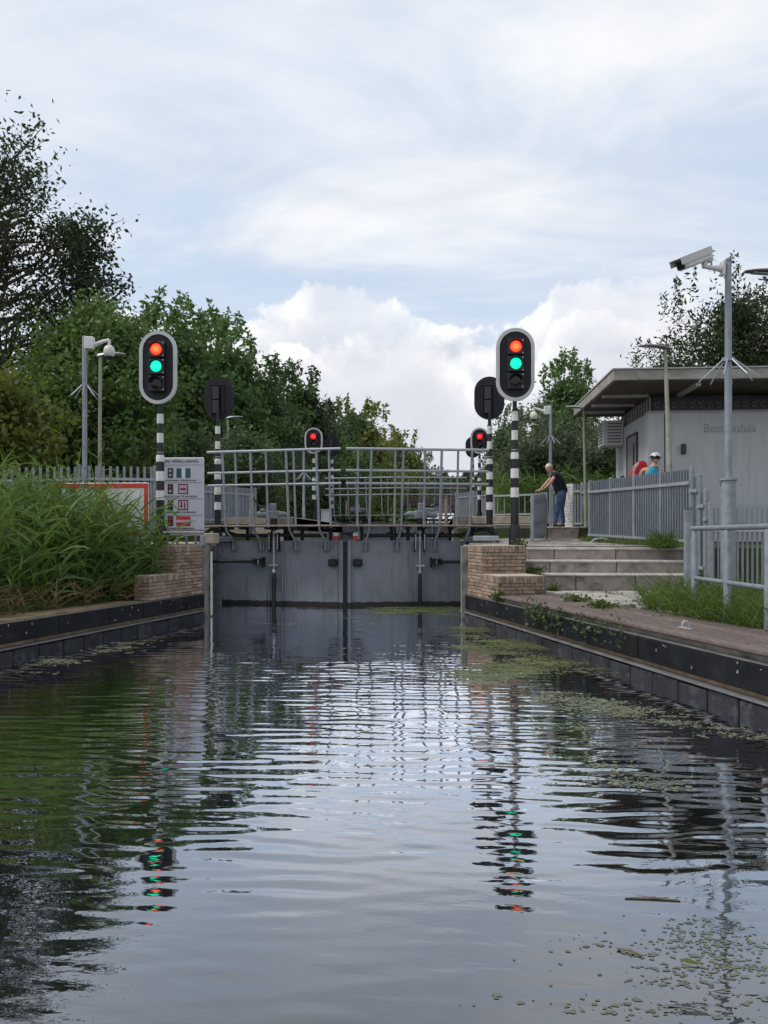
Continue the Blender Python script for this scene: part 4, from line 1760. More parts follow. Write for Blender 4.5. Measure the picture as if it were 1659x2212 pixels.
# corrugated screens beyond the gate, left and right
def screen(label, a, e, zt, zb):
    root = thing('sheet_fence', label, 'fence', a, 'ribbed sheet fences')
    dv = Vector((e.x - a.x, e.y - a.y, 0))
    L = dv.length
    n = int(L / .16)
    rz = math.atan2(dv.y, dv.x)
    me = MB().prism([(-.08, -.01), (-.05, -.01), (-.035, .02), (.035, .02), (.05, -.01), (.08, -.01), (.08, 0), (.056, 0), (.04, .03), (-.04, .03), (-.056, 0), (-.08, 0)], 0, 1, 'Z').mesh('sheet_rib', 'fence_steel')
    for i in range(n):
        p = a.lerp(e, (i + .5) / n)
        inst('sheet_rib', me, root, (p.x, p.y, zb), rz + math.pi, scale=(L / n / .16, 1, zt - zb))
    for z in (zt - .20, zb + .10):
        b = MB()
        b.bar((a.x, a.y - .05, z), (e.x, e.y - .05, z), .04, .05)
        b.build('rail', 'galv_light', root)
    for i in range(3):
        p = a.lerp(e, i / 2)
        b = MB()
        b.box((p.x, p.y - .05, (zt + zb) / 2), (.07, .06, zt - zb + .06), rz, ch=.006)
        b.build('post', 'galv', root)


screen('ribbed grey sheet fence behind the white sign and left gate railing', D(430, 22), D(552, 24), zat(1049, 22.5), 1.9)
screen('ribbed grey sheet fence behind the right striped poles', D(985, 33), D(1064, 31), zat(1062, 32), 2.1)

# ------------------------------------------------------------------ tube railing on the right quay
ra = D(1497, 9.6)
rb = D(1654, 7.7)
rdir = (rb - ra).normalized()
rl = thing('tube_railing', 'galvanised tube railing along the timber deck at the right edge', 'railing', (ra.x, ra.y, .6))
re_ = ra + rdir * 4.2
zt = 1.605
b = MB()
b.tube([(ra.x, ra.y + .02, zt), (re_.x, re_.y, zt)], .030, 12)
b.build('top_rail', 'fence_steel', rl, True)
b = MB()
b.tube([(ra.x, ra.y + .02, .99), (re_.x, re_.y, .99)], .027, 12)
b.build('middle_rail', 'fence_steel', rl, True)
for s in (0.05, 1.0, 1.96, 2.95, 3.9):
    p = ra + rdir * s
    b = MB()
    b.tube([(p.x, p.y, .58), (p.x, p.y, 1.45), (p.x, p.y, 1.58)], [.042, .042, .028], 12)
    b.build('post', 'galv', rl, True)
p = D(1487, 12.45)
np_ = thing('fence_post', 'tall galvanised post at the foot of the stone steps', 'post', (p.x, p.y, .6))
b = MB()
b.box((p.x, p.y, (.58 + zat(1100, 12.45)) / 2), (.12, .10, zat(1100, 12.45) - .58), YAW, ch=.008)
b.build('shaft', 'galv', np_)
b = MB()
b.box((p.x, p.y, zat(1099, 12.45) + .01), (.14, .12, .02), YAW)
b.build('cap', 'galv_dark', np_)

# mooring cleat on the deck
c = D(1481, 7.85, .562)
cl = thing('mooring_ring', 'small grey mooring ring on a plate on the timber deck', 'mooring ring', c)
b = MB()
b.box((c.x, c.y, .570), (.20, .06, .012), math.atan2(dR.y, dR.x), ch=.003)
b.build('plate', 'metal_bright', cl)
b = MB()
b.tube([(c.x + .035 * math.cos(a_), c.y, .580 + .05 * abs(math.sin(a_)) + .012) for a_ in [i * math.pi / 8 for i in range(9)]], .010, 8)
b.build('ring', 'metal_bright', cl, True)
# bent pipe on the upper paving
p = D(1300, 16.2)
b = MB()
b.tube([(p.x - .25, p.y, 1.36), (p.x - .15, p.y, 1.45), (p.x, p.y, 1.47), (p.x + .12, p.y, 1.44), (p.x + .3, p.y - .05, 1.33)], .022, 8)
tag(b.build('bent_pipe', 'galv_light', None, True), 'bent grey pipe lying low beside the long steel fence', 'pipe')

# ------------------------------------------------------------------ lock house
wx, wy0, wy1 = 4.55, 17.25, 20.3
we = 13.5
wz0, wz1 = 1.40, 4.22
bld = thing('lock_house', 'low grey lock house with a flat overhanging concrete roof', 'building', (wx, wy0, wz0))


def bpart(name, m, fn, parent=None, smooth=False):
    b = MB()
    fn(b)
    return b.build(name, m, parent or bld, smooth)


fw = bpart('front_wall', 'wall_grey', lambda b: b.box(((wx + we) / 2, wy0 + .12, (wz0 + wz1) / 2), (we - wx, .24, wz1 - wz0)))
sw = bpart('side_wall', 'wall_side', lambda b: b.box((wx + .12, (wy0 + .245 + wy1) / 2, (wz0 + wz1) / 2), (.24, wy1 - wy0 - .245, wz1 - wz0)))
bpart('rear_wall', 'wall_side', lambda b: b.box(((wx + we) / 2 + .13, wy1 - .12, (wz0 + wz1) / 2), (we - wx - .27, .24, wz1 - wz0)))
bpart('plinth', 'plinth_pale', lambda b: b.box(((wx + we) / 2 + .6, wy0 - .012, 2.0), (we - wx - 1.2, .02, .42)), fw)
bpart('wall_joint', 'joint', lambda b: b.box((wx + .36, wy0 - .003, 3.1), (.022, .008, 2.2)), fw)
bpart('wall_cap', 'beam_pale', lambda b: b.box(((wx + we) / 2, wy0 + .10, wz1 + .02), (we - wx + .02, .26, .04)), fw)
# glazed frieze under the eaves
bpart('clerestory', 'frieze', lambda b: b.box(((wx + we) / 2 + .1, (wy0 + wy1) / 2 + .1, (wz1 + .04 + 4.64) / 2), (we - wx - .12, wy1 - wy0 - .3, 4.64 - wz1 - .05)))
for i in range(46):
    x = wx + .25 + i * .19
    if x > we - .2:
        break
    b = MB()
    zc_ = wz1 + .22
    for (dx, dz, w_, h_) in ((0, .03, .10, .03), (0, -.07, .09, .025), (-.04, -.02, .02, .09), (.045, .07, .03, .05)):
        b.box((x + dx + random.uniform(-.01, .01), wy0 + .235, zc_ + dz), (w_, .03, h_))
    b.build('frieze_panel', 'frieze_light', bld)
for i in range(12):
    y = wy0 + .3 + i * .235
    bpart('side_lattice', 'beam_pale', lambda b: b.box((wx + .12, y, wz1 + .22), (.03, .06, .34)))
# roof
ry0, ry1, rx0 = 15.95, 20.6, 3.52
zr0, zr1 = 4.66, 4.90
roof = bpart('roof', 'roof_concrete', lambda b: b.box(((rx0 + we + 1) / 2, (ry0 + ry1) / 2, (zr0 + zr1) / 2 + .012), (we + 1 - rx0, ry1 - ry0, zr1 - zr0 - .03), ch=.012))
bpart('soffit', 'soffit', lambda b: b.box(((rx0 + we + 1) / 2, (ry0 + ry1) / 2, zr0 + .005), (we + .9 - rx0, ry1 - ry0 - .1, .02)), roof)
bpart('roof_edge', 'beam_pale', lambda b: (b.box(((rx0 + we + 1) / 2, ry0 + .03, zr1 + .018), (we + 1.02 - rx0, .10, .03)), b.box((rx0 + .03, (ry0 + ry1) / 2, zr1 + .018), (.10, ry1 - ry0 - .12, .03))), roof)
for x in (5.25, 7.35, 9.5):
    bpart('roof_beam', 'beam_pale', lambda b: b.box((x, ry0 + .75, zr0 - .045), (.10, 1.25, .07)), roof)
for y in (17.4, 18.6, 19.6):
    bpart('roof_beam', 'beam_pale', lambda b: b.box((rx0 + .58, y, zr0 - .04), (1.0, .07, .06)), roof)
# louvred box, door, post on the side facing the lock
lx = wx - .26
bxo = bpart('louvre_box', 'louvre_white', lambda b: b.box((lx, 19.75, 4.08), (.50, .62, .62), ch=.012))
for i in range(7):
    z = 3.86 + i * .075
    bpart('louvre_slat', 'joint', lambda b: b.box((lx + .03, 19.437, z), (.34, .012, .024)), bxo)
    bpart('louvre_slat', 'joint', lambda b: b.box((lx - .252, 19.75, z), (.012, .5, .024)), bxo)
dr_ = bpart('door', 'door_grey', lambda b: b.box((wx - .012, 18.55, 2.85), (.03, .85, 2.05), ch=.004))
bpart('door_frame', 'joint', lambda b: (b.box((wx - .018, 18.09, 2.87), (.05, .06, 2.1)), b.box((wx - .018, 19.01, 2.87), (.05, .06, 2.1)), b.box((wx - .018, 18.55, 3.90), (.05, .86, .05))), dr_)
bpart('door_pane', 'glass_dark', lambda b: b.box((wx - .032, 18.36, 2.95), (.008, .10, 1.5)), dr_)
bpart('side_window', 'glass_dark', lambda b: b.box((wx - .01, 19.6, 2.65), (.03, .30, .75), ch=.004))
bpart('wall_lamp', 'joint', lambda b: b.box((wx + .75, wy0 - .05, 3.42), (.09, .10, .22), ch=.01))
# lettering
tl = D(1521, 17.0)
x_a = D(1521, 16.75).x
x_b = D(1629, 16.75).x
ob = add_text(bld, 'Beatrixsluis', .27, (x_a, wy0 - .004, zat(935, 16.85)), 'letters', .002, x_b - x_a)

# red cover and roof plants
c = D(1381, 17.0, 1.42)
rcv = thing('lifebuoy_cover', 'glossy red folded cover beside the lock house door', 'cover', c)
b = MB()
rr_ = random.Random(3)
prof = [(.16, 0), (.17, .6), (.20, 1.0), (.27, 1.2), (.26, 1.45), (.21, 1.6), (.12, 1.72), (.05, 1.76)]
vs, fs = [], []
seg = 14
for i, (r_, h_) in enumerate(prof):
    for k_ in range(seg):
        a_ = 2 * math.pi * k_ / seg
        q_ = r_ * (1 + .16 * math.sin(a_ * 3 + i * .3) + rr_.uniform(-.05, .05))
        vs.append((c.x + q_ * math.cos(a_) + .04 * (h_ > 1), c.y + q_ * math.sin(a_) * .7, c.z + h_))
for i in range(len(prof) - 1):
    for k_ in range(seg):
        fs.append((i * seg + k_, i * seg + (k_ + 1) % seg, (i + 1) * seg + (k_ + 1) % seg, (i + 1) * seg + k_))
fs.append(tuple((len(prof) - 1) * seg + k_ for k_ in range(seg)))
b.add(vs, fs)
b.build('cover', 'red_cover', rcv, True)
b = MB()
b.tube([(c.x - .17, c.y - .16, c.z + 1.42), (c.x - .14, c.y - .17, c.z + 1.62), (c.x - .04, c.y - .13, c.z + 1.72)], [.012, .03, .015], 8)
b.build('white_edge', 'pinkish', rcv, True)

# ------------------------------------------------------------------ far boat and footbridge
bc = D(950, 46, FARZ)
bt = thing('motor_boat', 'white cabin cruiser moored beyond the far lock gate', 'boat', bc)


def btp(name, m, fn, parent=None, smooth=False):
    b = MB()
    fn(b)
    b.v = [(p[0] + bc.x, p[1] + bc.y, p[2] + bc.z) for p in b.v]
    return b.build(name, m, parent or bt, smooth)


def hull(b):
    secs = [(-2.6, .15, .55, 1.75), (-1.8, .75, 1.0, 1.65), (-.6, 1.05, 1.2, 1.55), (1.2, 1.1, 1.22, 1.45), (3.2, 1.05, 1.15, 1.45)]
    vs, fs = [], []
    for (y, wl, wt, zt_) in secs:
        vs += [(-wt, y, zt_), (-wl, y, 0.2), (0, y, -.3), (wl, y, .2), (wt, y, zt_)]
    for i in range(len(secs) - 1):
        for k_ in range(4):
            fs.append((i * 5 + k_, i * 5 + k_ + 1, i * 5 + 6 + k_, i * 5 + 5 + k_))
        fs.append((i * 5, i * 5 + 5, i * 5 + 9, i * 5 + 4))
    fs += [(0, 1, 2, 3, 4), tuple(range(20, 25))[::-1]]
    b.add(vs, fs)


hl = btp('hull', 'boat_white', hull)
cb = btp('cabin', 'boat_white', lambda b: b.add([(-.95, -1.4, 1.6), (.95, -1.4, 1.6), (1.0, 2.4, 1.5), (-1.0, 2.4, 1.5), (-.8, -.9, 2.2), (.8, -.9, 2.2), (.85, 2.2, 2.2), (-.85, 2.2, 2.2)],
                                                [(0, 1, 5, 4), (1, 2, 6, 5), (2, 3, 7, 6), (3, 0, 4, 7), (4, 5, 6, 7)]))
btp('windscreen', 'boat_dark', lambda b: b.add([(-.75, -.92, 2.2), (.75, -.92, 2.2), (.55, -.35, 2.75), (-.55, -.35, 2.75)], [(0, 1, 2, 3)]) and b.box((0, -.2, 2.48), (1.3, .3, .5)), cb)
btp('rail_band', 'boat_dark', lambda b: (b.box((0, -1.5, 1.05), (2.05, .7, .05)), b.box((0, -1.45, 1.80), (1.6, .06, .10))), hl)
d = 62
fbc = D(900, d, 0)
fbx = thing('footbridge', 'low brown timber bridge across the canal beyond the boat', 'bridge', (fbc.x, fbc.y, FARZ))
za, zb_ = zat(1076, d), zat(1094, d)
xa, xb = D(800, d).x, D(1040, d).x
b = MB()
b.box(((xa + xb) / 2, fbc.y, (za + zb_) / 2), (xb - xa, 1.6, za - zb_), ch=.02)
b.build('deck_beam', 'bridge_wood', fbx)
for i in range(10):
    x = xa + (xb - xa) * (i + .5) / 10
    b = MB()
    b.box((x, fbc.y - .6, (zb_ + .2) / 2), (.22, .22, zb_ - .2), ch=.02)
    b.box((x, fbc.y - .85, zb_ - .25), (.5, .1, .22))
    b.build('pile', 'bridge_wood', fbx)
    b = MB()
    b.box((x, fbc.y - .75, za + .45), (.08, .08, .9))
    b.build('railing_post', 'bridge_wood', fbx)
for z in (.5, .9):
    b = MB()
    b.box(((xa + xb) / 2, fbc.y - .75, za + z), (xb - xa, .06, .08))
    b.build('rail', 'bridge_wood', fbx)
# cabinets beside the far lights
for lab, px, w_ in (('pale grey service cabinet at the foot of the far left light', 703, .32),):
    c = D(px, 31, 2.08)
    cb_ = thing('service_cabinet', lab, 'cabinet', c)
    b = MB()
    b.box((c.x, c.y, 2.33), (w_, .30, .5), ch=.015)
    b.build('body', 'sign_white', cb_)
    b = MB()
    b.box((c.x, c.y, 2.595), (w_ + .05, .35, .03), ch=.008)
    b.build('lid', 'galv_light', cb_)

exec_veg = True
# ------------------------------------------------------------------ trees
def tree_meshes(seed, H, Rr, base, nb, ns, nl, leafL, leafW, m, sig=.16, upward=.5, shoot=(.5, 1.1), conic=.0, topspike=0, texp=.85, pmin=.18):
    r = np.random.default_rng(seed)
    rr = random.Random(seed)
    b = MB()
    ph = rr.uniform(0, 6)
    def trunk(t):
        return Vector((math.sin(t * 3 + ph) * .12 * Rr * t, math.cos(t * 2.3 + ph) * .12 * Rr * t, H * .93 * t))
    tr = .018 * H + .02
    b.tube([trunk(i / 8) for i in range(8)], [tr * (1 - .92 * i / 7) + .008 for i in range(8)], 7)
    pts = []
    tb = base / H
    for i in range(nb):
        t = tb + (1 - tb) * ((i + rr.random()) / nb) ** texp
        tt = (t - tb) / (1 - tb)
        prof = (math.sin(math.pi * min(1, .16 + .84 * tt)) ** .65) * (1 - conic * tt)
        a = i * 2.39996 + rr.uniform(-.5, .5)
        ln = Rr * max(pmin, prof) * rr.uniform(.62, 1.12)
        e = rr.uniform(.15, .75) + upward * .35
        p0 = trunk(max(.05, t * .88 - .04))
        d0 = Vector((math.cos(a), math.sin(a), math.tan(e) * .55))
        p1 = p0 + d0 * ln * .55
        p2 = p0 + Vector((d0.x, d0.y, d0.z * 1.25)) * ln
        r0 = tr * (1 - .85 * t) * .45 + .012
        b.tube([p0, p1, p2], [r0, r0 * .6, r0 * .25], 5, False)
        for j in range(ns):
            u = .3 + .7 * (j + rr.random()) / ns
            q0 = p0.lerp(p1, u / .55) if u < .55 else p1.lerp(p2, (u - .55) / .45)
            sd_ = Vector((rr.gauss(0, 1), rr.gauss(0, 1), rr.gauss(.1 + upward, .55))).normalized()
            L = rr.uniform(*shoot)
            q1 = q0 + sd_ * L
            if j % 2 == 0:
                b.tube([q0, q1], [.014, .005], 3, False)
            n = max(4, int(nl * rr.uniform(.6, 1.4)))
            f = r.uniform(0, 1, (n, 1)) ** .8
            P = np.array(q0)[None] * (1 - f) + np.array(q1)[None] * f + r.normal(size=(n, 3)) * sig
            pts.append(P)
    for i in range(topspike):
        a = rr.uniform(0, 6.28)
        rad = Rr * .75 * math.sqrt(rr.random())
        h0 = H * (.80 + .14 * (1 - rad / Rr))
        q0 = Vector((math.cos(a) * rad, math.sin(a) * rad, h0))
        q1 = q0 + Vector((rr.gauss(0, .12), rr.gauss(0, .12), rr.uniform(.7, 1.5)))
        n = nl
        f = r.uniform(0, 1, (n, 1))
        pts.append(np.array(q0)[None] * (1 - f) + np.array(q1)[None] * f + r.normal(size=(n, 3)) * sig * .55 * (1.2 - f))
    P = np.concatenate(pts)
    V, Q = leaf_arrays(P, leafL * r.choice([.7, 1.0, 1.25], (len(P), 1)), leafW * r.choice([.8, 1.0, 1.2], (len(P), 1)), r)
    return b.mesh('trunk', 'bark'), fastmesh('crown', V, Q, m)


def tree(label, px, d, ztop, protos, group, base=1.4, rz=None, H=None, wide=1.0, cat='tree', name='tree'):
    tm, cmh, H0 = protos
    p = D(px, d, base)
    s = (ztop - base) / H0
    root = thing(name, label, cat, p, group)
    root.rotation_euler = (0, 0, random.uniform(0, 6.28) if rz is None else rz)
    root.scale = (s * wide, s * wide, s)
    for nm, me in (('trunk', tm), ('crown', cmh)):
        o = bpy.data.objects.new(nm, me)
        COL.objects.link(o)
        o.parent = root
    return root


def proto(seed, H, *a, **k):
    t_, c_ = tree_meshes(seed, H, *a, **k)
    return (t_, c_, H * 1.0)


pA = proto(11, 13.6, 3.0, 2.2, 105, 8, 14, .15, .038, 'leaf_dark', sig=.20, upward=.55, shoot=(.4, 1.0), topspike=0, texp=.6, pmin=.5)
pB = proto(12, 11.4, 2.3, 1.6, 64, 7, 18, .15, .042, 'leaf_dark', sig=.18, upward=.8, shoot=(.4, 1.0), conic=.3, topspike=0, texp=.7, pmin=.3)
pC = proto(13, 8.0, 2.6, .4, 70, 8, 48, .17, .045, 'leaf_mid', sig=.19, upward=.4)
pD = proto(14, 11.0, 2.7, .6, 78, 8, 46, .25, .075, 'leaf_row', sig=.22, upward=.7, topspike=26)
pE = proto(15, 11.0, 2.9, .6, 78, 8, 44, .26, .08, 'leaf_deep', sig=.24, upward=.6, topspike=22)
pF = proto(16, 11.0, 2.2, 1.5, 46, 6, 34, .26, .08, 'leaf_dark', sig=.2, upward=.8, topspike=8)
pG = proto(17, 10.0, 3.1, .3, 80, 8, 46, .34, .10, 'leaf_yellow', sig=.28, upward=.5, topspike=12)
pH = proto(18, 9.5, 3.0, .8, 60, 7, 58, .17, .034, 'leaf_dark', sig=.20, upward=.8, shoot=(.7, 1.6), topspike=14)
pI = proto(19, 2.6, 1.25, .1, 36, 6, 34, .12, .024, 'leaf_willow', sig=.12, upward=.9, shoot=(.3, .6), topspike=14)
pJ = proto(20, 5.0, 2.2, .2, 50, 7, 42, .18, .055, 'leaf_deep', sig=.2, upward=.3)
pK = proto(21, 4.2, 1.6, .2, 40, 6, 36, .16, .05, 'leaf_bright', sig=.18, upward=.3)

gl_ = 'trees on the left bank'
tree('tall sparse dark tree at the left picture edge', 4, 24, 16.1, pA, gl_, rz=.4)
tree('slimmer sparse tree with a pointed tip right of the tallest one', 180, 25.5, 14.2, pB, gl_, rz=1.2)
tree('dense fresh green tree behind the left dome camera', 205, 21.5, 8.9, pC, gl_, rz=2.0, wide=1.05)
tree('dense fresh green tree low at the left edge', 60, 20.5, 6.6, pC, gl_, rz=4.1, wide=1.1)
tree('broad green tree just behind the left red and green light', 372, 34, 11.9, pD, gl_, rz=.3, wide=1.15)
tree('green tree rising between the left light and the black signal back', 478, 37, 12.0, pD, gl_, rz=2.2, wide=1.08)
tree('full dark green tree right above the left black signal back', 560, 40, 10.9, pE, gl_, rz=3.0, wide=1.1)
tree('full green tree between the see-through tree and the left black signal back', 612, 43, 10.5, pD, gl_, rz=.9, wide=1.0)
tree('green tree closing the row above the far left signal back', 738, 57, 10.9, pE, gl_, rz=2.9, wide=1.05)
tree('see-through dark tree with sky showing in its crown', 655, 44, 11.5, pF, gl_, rz=1.0)
tree('dark tree behind the left red light', 700, 50, 10.3, pE, gl_, rz=5.0, wide=.8)
tree('yellow green tree right of the left red light', 772, 62, 12.6, pG, gl_, rz=.2, wide=.95)
tree('second yellow green tree further along the left bank', 842, 80, 12.8, pG, gl_, rz=2.2, wide=.95)
tree('dark tree further along the left bank, right of the yellow green ones', 897, 105, 13.8, pE, gl_, rz=1.5, wide=1.0)
tree('last dark tree of the left bank before the gap of sky', 936, 130, 13.4, pE, gl_, rz=4.0, wide=1.0)
tree('low yellow green tree in front of the far end of the left row', 815, 58, 7.2, pG, gl_, rz=3.3, wide=1.1)
tree('low yellow green tree near the gap of sky', 880, 76, 8.2, pG, gl_, rz=5.1, wide=1.1)
tree('low green tree behind the far left signal back', 735, 50, 8.8, pC, gl_, rz=5.6, wide=1.1)
tree('bright yellowish shrub at the left edge below the tall tree', -8, 17.6, 5.5, pK, 'shrubs on the left bank', rz=.3, cat='shrub', name='shrub')
for i, (px, d_, zt_, pr, lb) in enumerate((
        (110, 23, 5.2, pJ, 'dark shrub behind the palisade fence under the dome camera'),
        (300, 26, 6.2, pJ, 'dark shrub behind the left striped pole'),
        (415, 27, 5.4, pJ, 'dark shrub behind the white sign'),
        (520, 30, 6.0, pJ, 'dark shrub behind the left end of the gate railing'),
        (575, 33, 4.3, pK, 'light green shrub behind the left gate motor'),
        (622, 37, 5.8, pJ, 'dark shrub behind the middle of the left gate leaf railing'),
        (690, 41, 6.2, pJ, 'dark shrub behind the far left signal poles'),
        (760, 50, 5.5, pK, 'light green shrub behind the middle of the gates'))):
    tree(lb, px, d_, zt_, pr, 'shrubs on the left bank', base=1.5, cat='shrub', name='shrub')
g2 = 'trees on the right bank'
tree('dark green tree with feathery tips behind the right light', 1222, 33, 9.3, pD, g2, base=2.0, rz=1.1, wide=.95)
tree('dark tree half hidden behind the right signal lights', 1108, 42, 8.6, pE, g2, base=2.0, rz=2.7, wide=.85)
tree('feathery tree rising behind the lock house roof', 1575, 27, 10.9, pH, g2, base=1.5, rz=.8, wide=1.0)
tree('lower feathery tree behind the lock house roof, left of the taller one', 1475, 26, 8.3, pH, g2, base=1.5, rz=4.4, wide=1.0)
tree('second feathery tree behind the lock house at the right edge', 1690, 28, 9.6, pH, g2, base=1.5, rz=2.9)
tree('grey green willow shrub left of the right dome camera mast', 1160, 25.5, 4.9, pI, 'willow shrubs', base=2.0, rz=.4, cat='shrub', name='shrub', wide=1.1)
tree('grey green willow shrub between the mast and the slender lamp post', 1232, 26.5, 5.2, pI, 'willow shrubs', base=2.0, rz=1.9, cat='shrub', name='shrub', wide=1.2)
tree('grey green willow shrub beside the lock house louvre box', 1305, 27, 4.9, pI, 'willow shrubs', base=2.0, rz=3.9, cat='shrub', name='shrub', wide=1.3)
tree('dark shrub low behind the right lights', 1150, 29, 5.2, pJ, 'shrubs on the right bank', base=2.0, cat='shrub', name='shrub')
tree('dark shrub behind the man and his lamp post', 1275, 31, 5.8, pJ, 'shrubs on the right bank', base=2.0, cat='shrub', name='shrub')
tree('dark shrub behind the right end of the gate railing', 1085, 36, 4.8, pJ, 'shrubs on the right bank', base=2.0, cat='shrub', name='shrub')
tree('dark tree far along the right bank', 1068, 85, 9.5, pE, g2, base=2.0, rz=.6)
tree('last dark tree far along the right bank', 1048, 120, 9.5, pE, g2, base=2.0, rz=3.6)

# far wood closing the canal
r = np.random.default_rng(5)
P = []
for i in range(26):
    px = 880 + i * 9
    c = D(px, 210 + r.uniform(-10, 10), 2)
    hh = r.uniform(13.5, 17.5)
    n = 1500
    ph_ = r.uniform(0, 1, n) ** .8
    rad_ = 3.0 * np.sqrt(np.clip(1 - ph_ ** 2.2, .02, 1))
    an_ = r.uniform(0, 6.283, n)
    rr2 = rad_ * np.sqrt(r.uniform(0, 1, n))
    q_ = np.stack([c.x + np.cos(an_) * rr2, c.y + np.sin(an_) * rr2, 1.5 + hh * ph_], 1)
    P.append(q_)
P = np.concatenate(P)
V, Q = leaf_arrays(P, .8, .30, r)
o = bpy.data.objects.new('far_wood', fastmesh('far_wood', V, Q, 'leaf_deep'))
COL.objects.link(o)
tag(o, 'hazy wood closing the end of the canal', 'wood', kind='stuff')

# ------------------------------------------------------------------ reeds, grasses, weeds
def reedbed(name, label, spots, hmin, hmax, seed, m='reed_leaf', lean=(.25, -.35), leaves=9, lw=.012, leafL=(.3, .6)):
    r = np.random.default_rng(seed)
    B, Dv, L, W, Dr = [], [], [], [], []
    for (x, y, z, hs) in spots:
        h = r.uniform(hmin, hmax) * hs
        ln = np.array([lean[0] + r.normal(0, .16), lean[1] + r.normal(0, .16), 1.0])
        ln /= np.linalg.norm(ln)
        base = np.array([x, y, z])
        B.append(base); Dv.append(ln); L.append(h); W.append(.005); Dr.append(.10)
        k = leaves
        for j in range(k):
            t = .10 + .88 * (j + r.random()) / k
            p = base + ln * h * t
            p[2] -= .10 * h * t * t * .5
            a = r.uniform(0, 2 * np.pi)
            dv = np.array([np.cos(a) + lean[0] * .9, np.sin(a) + lean[1] * .6, r.uniform(.35, 1.9)])
            B.append(p); Dv.append(dv)
            L.append(r.uniform(*leafL)); W.append(lw * r.uniform(.6, 1.3)); Dr.append(r.uniform(.15, .85))
    V, Q = strip_arrays(np.array(B), np.array(Dv), np.array(L), np.array(W), np.array(Dr), 4, r)
    o = bpy.data.objects.new(name, fastmesh(name, V, Q, m, True))
    COL.objects.link(o)
    return tag(o, label, 'reeds', kind='stuff')


def left_spots(n, s0, s1, n0, n1, seed):
    r = np.random.default_rng(seed)
    out_ = []
    while len(out_) < n:
        s, nn = r.uniform(s0, s1), r.uniform(n0, n1)
        p = QL0 + dL * s + nL * nn
        out_.append((p.x, p.y, zleft(p.y, nn) - .02, 1.0))
    return out_


sp_ = []
for (x, y, z, h) in left_spots(760, .95, 8.5, .45, 4.2, 3):
    s = (QL0.y - y)
    nn = (xL(y) - x)
    hs = .62 + .40 * sm(nn, .3, 1.5)
    if s < 1.7:
        hs *= .82
    sp_.append((x, y, z, hs))
for (x, y, z, h) in left_spots(300, .96, 2.9, .42, 2.2, 23):
    sp_.append((x, y, z, .86))
reedbed('reeds', 'thick green reed bed on the left bank', sp_, 1.2, 2.2, 4, lean=(.10, -.12), lw=.0225, leafL=(.35, .72), leaves=8)
reedbed('dry_reeds', 'dry brown reed stalks at the foot of the reed bed', left_spots(70, 1.9, 9, .30, 1.0, 8), .2, .45, 9, m='reed_dry', lean=(.5, -.5), leaves=6, leafL=(.25, .55))
# reeds behind the man and beyond
rs_ = []
r = np.random.default_rng(12)
for i in range(420):
    p = D(r.uniform(1062, 1335), r.uniform(24, 26), 2.0)
    rs_.append((p.x, p.y, 2.0, 1))
reedbed('reeds', 'pale green reeds behind the barred fence and the man', rs_, 1.2, 1.9, 14, lw=.022, leaves=8)
rs_ = []
for i in range(300):
    p = D(r.uniform(560, 1000), r.uniform(52, 60), 1.2)
    rs_.append((p.x, p.y, 1.2, 1))
reedbed('reeds', 'far green reeds along the canal beyond the gates', rs_, 1.8, 2.9, 15, lw=.05, leaves=6)


def grass(name, label, pts, hmin, hmax, seed, m='grass_blade', w=.008, droop=(.3, 1.0), kind='stuff', cat='grass'):
    r = np.random.default_rng(seed)
    B = np.array(pts, dtype=float)
    n = len(B)
    a = r.uniform(0, 2 * np.pi, n)
    Dv = np.stack([np.cos(a) * .55, np.sin(a) * .55, r.uniform(.6, 1.4, n)], 1)
    V, Q = strip_arrays(B, Dv, r.uniform(hmin, hmax, n), w * r.uniform(.7, 1.3, n), r.uniform(droop[0], droop[1], n), 4, r)
    o = bpy.data.objects.new(name, fastmesh(name, V, Q, m, True))
    COL.objects.link(o)
    return tag(o, label, cat, kind=kind)


r = np.random.default_rng(31)
pts = []
while len(pts) < 8200:
    s = r.uniform(3.4, 9.5)
    nn = r.uniform(1.02, 2.7)
    p = QR0 + dR * s + nR * nn
    if p.x < 2.72 + r.uniform(-.12, .12) and p.y > 9:
        continue
    if p.y > 10.6 and p.x < 3.05 + r.normal(0, .15):
        continue
    pts.append((p.x, p.y, .52))
grass('grass', 'tall uncut grass around the tube railing on the right', pts, .25, .72, 32)
pts = []
for i in range(1100):
    p = D(1447 + r.normal(0, 15), r.uniform(13.75, 14.15), 1.3)
    if p.x < A0.x + (A0.y - p.y) * .245 + .02:
        pts.append((p.x, p.y, 1.30))
grass('grass', 'grass tuft on the platform against the long fence', pts, .2, .52, 33, w=.010)
pts = []
for i in range(1500):
    t_ = r.random()
    p = A0.lerp(A1, t_)
    pts.append((p.x + r.normal(-.12, .10), p.y + r.normal(0, .1), 1.42 - .1 * t_))
grass('grass', 'thin grass along the foot of the long fence', pts, .06, .2, 34)
pts = []
for i in range(2600):
    x = r.uniform(2.1, 4.3)
    y = 9.3 + .297 * r.integers(0, 14) + r.normal(0, .01)
    if r.random() < .5:
        x = 2.1 + .35 * r.integers(0, 7) + r.normal(0, .02)
        y = r.uniform(9.4, 13.3)
    if math.sin(x * 5.1) * math.sin(y * 3.3 + x) > .15:
        pts.append((x, y, .555))
grass('joint_weeds', 'small weeds growing in the joints of the lower paving', pts, .03, .09, 36)
pts = []
for i in range(5200):
    p = QL0 + dL * r.uniform(.9, 9.5) + nL * r.uniform(.45, 4.0)
    pts.append((p.x, p.y, zleft(p.y, (xL(p.y) - p.x)) - .02))
grass('grass', 'grass under the reeds on the left bank', pts, .15, .5, 37)


